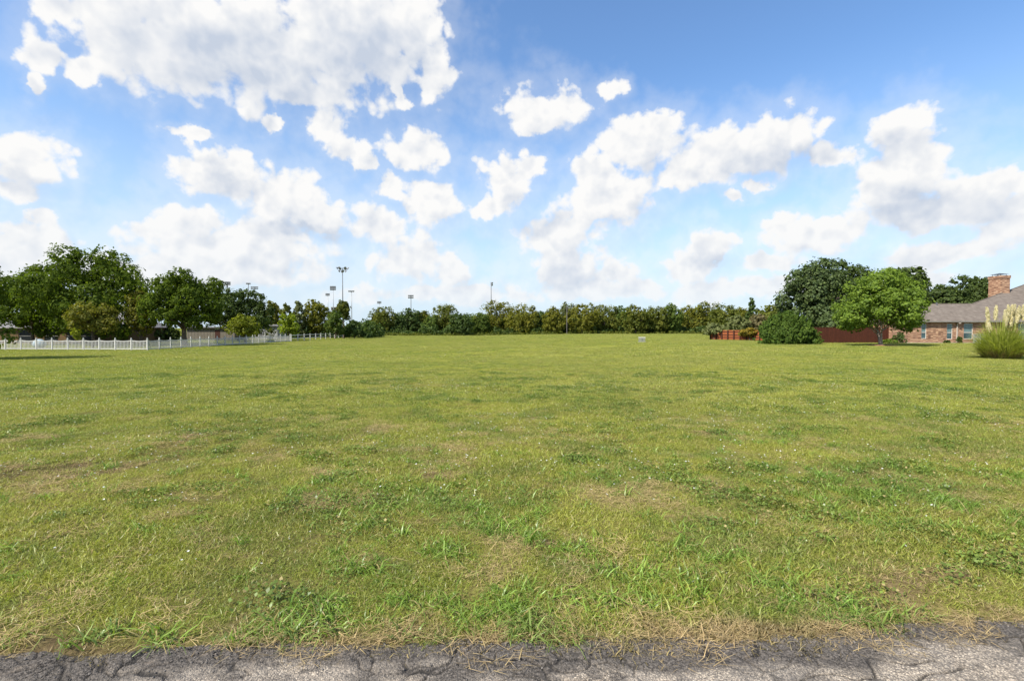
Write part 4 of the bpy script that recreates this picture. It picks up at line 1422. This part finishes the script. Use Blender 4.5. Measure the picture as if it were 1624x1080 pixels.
def brick_house():
    root = empty('brick_house', (46, 60, 0), 'single-storey rose brick house with brown shingle roof', 'house')
    root.location = (0, 0, 0)
    Y0, X0, X1, Yb = 60.0, 45.2, 92.0, 84.0
    root.location = (X0, Y0, 0)
    off = Vector((-X0, -Y0, 0))
    # front wall built round its windows, then the other sides
    wins = [(48.68, 49.30, 0.50, 2.30), (51.72, 52.40, 0.46, 2.30), (53.72, 54.82, 0.46, 2.34), (60.2, 61.4, 0.5, 2.34)]
    b = MB()
    xs = [X0] + [v for w in wins for v in w[:2]] + [X1]
    for i in range(0, len(xs), 2): b.box(xs[i], xs[i + 1], Y0, Y0 + .25, -.1, 2.62)
    for (x0, x1, z0, z1) in wins:
        b.box(x0, x1, Y0, Y0 + .25, -.1, z0).box(x0, x1, Y0, Y0 + .25, z1, 2.62)
    b.box(X0, X0 + .25, Y0 + .252, 70.6, -.1, 2.59).box(X1 - .25, X1, Y0 + .252, Yb, -.1, 2.59).box(72.6, X1, Yb + .002, Yb + .25, -.1, 2.59)
    b.box(X0, 59.4, 70.602, 70.85, -.1, 2.59).poly((59.4, 70.7, -.1), (72.4, 84.1, -.1), (72.4, 84.1, 2.59), (59.4, 70.7, 2.59))
    wall = b.build('wall', M['brick'], root, off)
    for w in wins: window(wall, *w, Y0 + .10)
    # roof: low hipped wing running into a taller hip
    e, ez = .34, 2.60
    A, B = Vector((X0 - e, Y0 - e, ez)), Vector((X1 + e, Y0 - e, ez))
    C, D = Vector((X1 + e, Yb + e, ez)), Vector((X0 - e, 71.0, ez))
    k = (4.85 - ez) / (65 - (Y0 - e))
    B0, Bk = Vector((59.4, 71.0, ez)), Vector((72.0, Yb + e, ez))
    R1, R2 = Vector((53.9, 65, 4.85)), Vector((59.15, 65, 4.85))
    T1 = Vector((74.5, 73, ez + k * (73 - Y0 + e)))
    T2 = Vector((84.5, 73, T1.z))
    rf = MB()
    rf.poly(A, Vector((59.15, Y0 - e, ez)), R2, R1)
    rf.poly(Vector((59.15, Y0 - e, ez)), B, T2, T1, R2)
    rf.poly(A, R1, D)
    rf.poly(R1, R2, B0, D)
    rf.poly(R2, T1, Bk).poly(R2, Bk, B0)
    rf.poly(T1, T2, C, Bk)
    rf.poly(B, C, T2)
    roof = rf.build('roof', M['shingle'], root, off)
    so = MB().box(X0 - e + .02, X1 + e - .02, Y0 - e + .02, Y0 + .02, 2.50, 2.55)
    so.build('soffit', M['soffit'], root, off)
    MB().box(X0 - e, X1 + e, Y0 - e - .10, Y0 - e, 2.47, 2.60).build('gutter', M['gutter'], root, off)
    g = MB().box(52.83, 52.93, Y0 - .10, Y0 - .012, .1, 2.3)
    g.box(52.80, 52.96, Y0 - .5, Y0 - .10, 2.30, 2.40)
    g.build('downspout', M['soffit'], root, off)
    # ridge caps
    rc = MB()
    for p, q in ((A, R1), (R1, R2), (R2, T1), (T1, T2)):
        rc.tube([p + Vector((0, 0, .01)), q + Vector((0, 0, .01))], [.07, .07], 6)
    rc.build('ridge_cap', M['shingle'], roof)
    MB().lathe([(3.9, .07), (4.95, .07), (4.96, .10), (5.05, .10)], 8, (54.3, 64.6, -.0)).build('vent_pipe', M['dark_steel'], roof)
    # chimney with corbelled head and metal rain cap
    ch = MB().box(66.75, 67.95, 69, 70.85, 3.5, 8.55)
    c = ch.build('chimney', M['brick'], roof)
    MB().box(66.69, 68.01, 68.94, 70.91, 8.552, 8.95).build('chimney_head', M['brick'], roof)
    cp = MB()
    for x_ in (66.95, 67.7):
        for y_ in (69.3, 70.5): cp.box(x_ - .02, x_ + .02, y_ - .02, y_ + .02, 8.952, 9.15)
    cp.poly((66.8, 69.1, 9.152), (67.9, 69.1, 9.152), (67.9, 70.75, 9.152), (66.8, 70.75, 9.152))
    for p, q in (((66.8, 69.1), (67.9, 69.1)), ((67.9, 69.1), (67.9, 70.75)), ((67.9, 70.75), (66.8, 70.75)), ((66.8, 70.75), (66.8, 69.1))):
        cp.poly((*p, 9.155), (*q, 9.155), (67.35, 69.92, 9.34))
    cp.build('rain_cap', M['dark_steel'], roof)
    # slab at the wall foot
    MB().box(X0 - .1, X1 + .1, Y0 - .35, Y0 - .003, -.1, .06).build('footing', M['concrete'], root, off)


brick_house()


def air_conditioner():
    p = at(1556, 545)
    root = empty('air_conditioner', (p.x - 2.9, 58.6, 0), 'grey air conditioner unit against the brick house wall', 'air conditioner')
    root.location = ((1556 - 812) / 800 * 58.6, 58.6, 0.0)
    MB().box(-.55, .55, -.5, .5, -.05, .08).build('pad', M['concrete'], root)
    b = MB()
    for sx in (-1, 1):
        for sy in (-1, 1): b.box(sx * .45 - .05, sx * .45 + .05, sy * .42 - .05, sy * .42 + .05, .082, 1.0)
    b.box(-.5, .5, -.47, .47, 1.002, 1.07)
    b.build('housing', M['ac'], root, bevel=.01)
    MB().box(-.43, .43, -.40, .40, .09, .99).build('coil', M['ac_dark'], root)
    lv = MB()
    for i in range(9): lv.box(-.395, .395, -.455, -.43, .14 + i * .095, .20 + i * .095)
    for i in range(9): lv.box(-.485, -.46, -.365, .365, .14 + i * .095, .20 + i * .095)
    lv.build('louvres', M['ac'], root)
    MB().lathe([(1.072, .36), (1.10, .36), (1.12, .30)], 16).build('fan_grille', M['ac_dark'], root)


air_conditioner()


def foundation_shrubs():
    def shrub(name, label, X, Y, hw, h, mt, seed, n):
        root = empty(name, (X, Y, tz(X, Y)), label, 'shrub')
        link('crown', crown_mesh('crown', dome_lobes(hw, hw * .6, 0, h, 8, seed, 'mound', .5), n, .12, M[mt], seed), None, root)
        trunk_mb(h * .3, .03, seed, 4, hw * .5).build('trunk', M['bark'], root)
    shrub('wall_shrub', 'dark twiggy shrub climbing the low corner of the brick wall', (1427 - 812) / 800 * 59.3, 59.3, .75, 1.35, 'woods_c', 71, 700)
    shrub('green_shrub', 'low bright green plant at the end of the cedar fence', (1412 - 812) / 800 * 58.6, 58.6, .8, .55, 'pear', 72, 500)
    shrub('wall_shrub', 'small dark shrub beside the downspout on the brick wall', (1521 - 812) / 800 * 59.4, 59.4, .35, .8, 'woods_c', 73, 260)
    shrub('wall_shrub', 'small dark shrub under the middle window of the brick house', (1502 - 812) / 800 * 59.4, 59.4, .45, .35, 'woods_c', 74, 200)


foundation_shrubs()


def utility_cabinet():
    p = at(1018, 542.6)
    root = empty('utility_cabinet', (p.x, p.y, tz(p.x, p.y)), 'pale green metal utility cabinet standing alone in the field', 'utility box', rz=R(-14))
    m = p.y / 800
    w, d, h = 10.5 * m, 9 * m, 7.2 * m
    MB().box(-w / 2 - .06, w / 2 + .06, -d / 2 - .06, d / 2 + .06, -.15, .04).build('pad', M['concrete'], root)
    MB().box(-w / 2, w / 2, -d / 2, d / 2, .042, h - .05).build('body', M['cabinet'], root, bevel=.012)
    b = MB()
    b.v += [(-w / 2 - .02, -d / 2 - .03, h - .048), (w / 2 + .02, -d / 2 - .03, h - .048), (w / 2 + .02, d / 2 + .03, h - .048), (-w / 2 - .02, d / 2 + .03, h - .048),
            (-w / 2 - .02, -d / 2 - .03, h - .01), (w / 2 + .02, -d / 2 - .03, h - .01), (w / 2 + .02, d / 2 + .03, h + .05), (-w / 2 - .02, d / 2 + .03, h + .05)]
    b.f += [(0, 3, 2, 1), (4, 5, 6, 7), (0, 1, 5, 4), (1, 2, 6, 5), (2, 3, 7, 6), (3, 0, 4, 7)]
    b.build('lid', M['cabinet_lid'], root)
    MB().box(-.008, .02, -d / 2 - .02, -d / 2 - .002, .08, h - .08).build('door_seam', M['ac_dark'], root)
    MB().box(.05, .11, -d / 2 - .04, -d / 2 - .002, h * .5, h * .5 + .09).build('latch', M['dark_steel'], root)


utility_cabinet()

# ------------------------------------------------------------------ houses behind the picket fence
def tan_house():
    Y = 76.0
    m = Y / 800
    zg = -0.95
    xa, xb = (-60 - 812) * m, (205 - 812) * m
    root = empty('ranch_house', (xa, Y, zg), 'low tan brick house with grey roof behind the dark oaks', 'house')
    off = Vector((0, 0, 0))
    W = xb - xa
    ez = CAM_H + .05 - zg
    px = lambda p: (p - 812) * m - xa
    wins = [(px(29), px(53)), (px(70), px(92)), (px(105), px(118)), (px(128), px(154))]
    b = MB()
    xs = [0] + [v for w in wins for v in w] + [W]
    for i in range(0, len(xs), 2): b.box(xs[i], xs[i + 1], 0, .25, -.1, ez)
    for w in wins: b.box(w[0], w[1], 0, .25, -.1, .55).box(w[0], w[1], 0, .25, ez - .3, ez)
    b.box(0, .25, .252, 9, -.1, ez).box(W - .25, W, .252, 9, -.1, ez).box(0, W, 9.002, 9.25, -.1, ez)
    wall = b.build('wall', M['tan_brick'], root)
    for w in wins: window(wall, w[0], w[1], .55, ez - .3, .12, .5, .07, M['dark_glass'], M['dark_glass'], 'gutter')
    e = .5
    rt = CAM_H + (520 - 494) * (Y + 4.5) / 800 - zg
    rf = MB()
    A, B, C, D = (-e, -e, ez), (W + e, -e, ez), (W + e, 9.25 + e, ez), (-e, 9.25 + e, ez)
    R1, R2 = (4.5, 4.6, rt), (W - 4.5, 4.6, rt)
    rf.poly(A, B, R2, R1).poly(B, C, R2).poly(C, D, R1, R2).poly(D, A, R1).poly(D, C, B, A)
    rf.build('roof', M['grey_shingle'], root)
    MB().box(-e, W + e, -e - .06, -e, ez - .12, ez + .03).build('fascia', M['gutter'], root)


tan_house()


def outbuilding(name, label, p0, p1, ytop, Y, mat, zg, roof_slope, windows=()):
    m = Y / 800
    xa, xb = (p0 - 812) * m, (p1 - 812) * m
    root = empty(name, (xa, Y, zg), label, 'building')
    W = xb - xa
    ez = CAM_H + (520 - ytop) * m - zg
    b = MB()
    b.box(0, W, 0, .15, -.1, ez).box(0, .15, .152, 5, -.1, ez).box(W - .15, W, .152, 5, -.1, ez).box(0, W, 5.002, 5.15, -.1, ez)
    b.build('wall', M[mat], root)
    r = MB()
    r.v += [(-.4, -.5, ez + .002), (W + .4, -.5, ez + .002 - roof_slope), (W + .4, 5.6, ez + .002 - roof_slope), (-.4, 5.6, ez + .002),
            (-.4, -.5, ez + .22), (W + .4, -.5, ez + .22 - roof_slope), (W + .4, 5.6, ez + .22 - roof_slope), (-.4, 5.6, ez + .22)]
    r.f += [(0, 3, 2, 1), (4, 5, 6, 7), (0, 1, 5, 4), (1, 2, 6, 5), (2, 3, 7, 6), (3, 0, 4, 7)]
    r.build('roof', M['grey_shingle'], root)
    bt = MB()
    k = int(W / .6)
    for i in range(k): bt.box(.3 + i * .6, .34 + i * .6, -.02, -.002, 0, ez - abs(roof_slope) - .02)
    bt.build('siding_battens', M[mat], root)
    for (q0, q1, z0, z1) in windows:
        MB().box((q0 - 812) * m - xa, (q1 - 812) * m - xa, -.03, -.003, z0, z1).build('door', M['cedar_post'], root)
    return root


outbuilding('beige_shed', 'long low beige building behind the rounded oak trunk', 296, 372, 520, 96, 'siding', -0.75, 0.0, [(341, 349, 0, 2.1)])
outbuilding('grey_shed', 'grey shed with a sloping roof behind the lime-green tree', 404, 440, 515.5, 104, 'grey_siding', -0.75, 0.28)


def covered_thing():
    Y = 58.5
    m = Y / 800
    X = (62 - 812) * m
    bm = bmesh.new()
    bmesh.ops.create_uvsphere(bm, u_segments=20, v_segments=12, radius=1)
    r = random.Random(8)
    for v in bm.verts:
        z = v.co.z
        v.co.x *= 0.72; v.co.y *= 0.5
        v.co.z = 0.52 + z * 0.54
        k = 1 + 0.06 * math.sin(5 * v.co.x + 3 * z) + r.uniform(-.02, .02)
        v.co.x *= k
    me = bpy.data.meshes.new('garden_cover'); bm.to_mesh(me); bm.free()
    me.materials.append(M['tarp'])
    me.polygons.foreach_set('use_smooth', [True] * len(me.polygons))
    tag(link('garden_cover', me, None, None, (X, Y, tz(X, Y))), 'pale blue rounded cover behind the picket fence by the house', 'garden cover')


covered_thing()

# ------------------------------------------------------------------ floodlights, poles, stand
def lamp_mesh():
    return MB().lathe([(-.28, .10), (-.22, .24), (.0, .34), (.16, .52), (.20, .50)], 8).mesh('lamp', M['lamp_metal'], True)


LAMP = lamp_mesh()


def floodlight(label, px, ytop, Y, rows, cols, wpx, rowpx, style='bank', yaw=0.0, mat='steel', lamp_s=1.0):
    m = Y / 800
    X = (px - 812) * m
    zg = -0.6
    root = empty('floodlight', (X, Y, zg), label, 'floodlight', 'sports field floodlights')
    root.rotation_euler.z = yaw
    H = CAM_H + (520 - ytop) * m - zg
    MB().lathe([(-.3, .36), (0, .36), (H * .5, .27), (H - .1, .17)], 10).build('pole', M[mat], root, smooth=True)
    W = wpx * m
    for r_i in range(rows):
        z = H - .3 - r_i * rowpx * m
        if style == 'ring':
            k = cols if r_i == 0 else cols - 2
            rad = W / 2 * (1 if r_i == 0 else .62)
            arm = MB()
            for i in range(k):
                a = 2 * math.pi * (i + .25) / k
                arm.tube([(0, 0, z - .3), (rad * .5 * math.cos(a), rad * .5 * math.sin(a), z - .1), (rad * math.cos(a), rad * math.sin(a), z)], [.10, .09, .08], 5)
            arm.build('lamp_arm', M[mat], root)
            for i in range(k):
                a = 2 * math.pi * (i + .25) / k
                o = link('lamp', LAMP, None, root, (rad * math.cos(a), rad * math.sin(a), z))
                o.rotation_euler = Euler((0, R(125), a), 'XYZ'); o.scale = (lamp_s * 1.4,) * 3
        else:
            MB().box(-W / 2, W / 2, -.12, .12, z - .12, z + .12).build('crossarm', M[mat], root)
            for i in range(cols):
                x_ = -W / 2 + W * (i + .5) / cols
                o = link('lamp', LAMP, None, root, (x_, -.5, z - .15))
                o.rotation_euler = (R(118), 0, 0); o.scale = (lamp_s,) * 3
    return root


floodlight('tallest floodlight pole with a ring of lamps', 544, 425, 300, 2, 6, 16, 4.5, 'ring', mat='dark_steel', lamp_s=1.25)
floodlight('floodlight with three full rows of lamps left of the tallest pole', 529, 454, 380, 3, 5, 9, 2.2, lamp_s=1.2)
floodlight('small floodlight with two rows above the yellow-olive tree', 520.5, 465.5, 440, 2, 4, 6.5, 2.0, lamp_s=1.2)
floodlight('floodlight with one wide sparse row right of the tallest pole', 558, 461, 330, 1, 4, 9.5, 2.0, lamp_s=1.1)
floodlight('faint distant floodlight above the spindly tree at the rail fence end', 602, 478, 480, 2, 4, 6.5, 2.0, lamp_s=1.2)
floodlight('two-row floodlight standing over the dark trees in mid field', 652, 468, 330, 2, 4, 8.5, 3.0, mat='dark_steel', lamp_s=1.1)
floodlight('lone floodlight seen side-on above the tall yellow-green tree', 779, 448, 320, 2, 4, 7, 3.0, yaw=R(78), mat='dark_steel', lamp_s=1.2)
floodlight('floodlight with slanted double bank over the dark spreading oak', 362, 447, 300, 2, 4, 7.5, 2.8, yaw=R(35), mat='dark_steel', lamp_s=1.1)
floodlight('small single-row floodlight between the two over the dark oaks', 395, 449, 360, 1, 4, 6, 2.0, yaw=R(20), mat='dark_steel', lamp_s=1.1)
floodlight('wide floodlight farther along from the two over the dark oaks', 405, 454.5, 330, 2, 5, 11.5, 2.4, lamp_s=1.0)


def utility_pole():
    p = atd(899, 520, 152)
    root = empty('utility_pole', (p.x, 152, tz(p.x, 152)), 'plain wooden utility pole in front of the far trees', 'pole')
    h = CAM_H + (520 - 486) * 152 / 800 - tz(p.x, 152)
    MB().lathe([(-.3, .14), (0, .14), (h, .10)], 10).build('pole', M['pole_wood'], root, smooth=True)
    MB().box(-.9, .9, -.06, .06, h - .7, h - .55).build('crossarm', M['pole_wood'], root)
    for x_ in (-.75, .75): MB().lathe([(h - .548, .04), (h - .48, .06), (h - .40, .03)], 8, (x_, 0, 0)).build('insulator', M['dark_steel'], root)


utility_pole()


def press_box():
    Y = 400
    m = Y / 800
    X = (531 - 812) * m
    root = empty('press_box', (X, Y, -.6), 'pale stadium press box showing between the trees by the floodlights', 'building')
    h = CAM_H + (520 - 487) * m + .6
    w = 9 * m
    for s in (-1, 1): MB().box(s * w * .4 - .2, s * w * .4 + .2, -.2, .2, -.2, h - 3).build('column', M['steel'], root)
    MB().box(-w / 2, w / 2, -1.5, 1.5, h - 2.998, h - .3).build('cabin', M['siding'], root)
    MB().box(-w / 2 + .4, w / 2 - .4, -1.56, -1.502, h - 2.0, h - 1.0).build('window', M['dark_glass'], root)
    MB().box(-w / 2 - .3, w / 2 + .3, -1.8, 1.8, h - .298, h).build('roof', M['cabinet_lid'], root)


press_box()
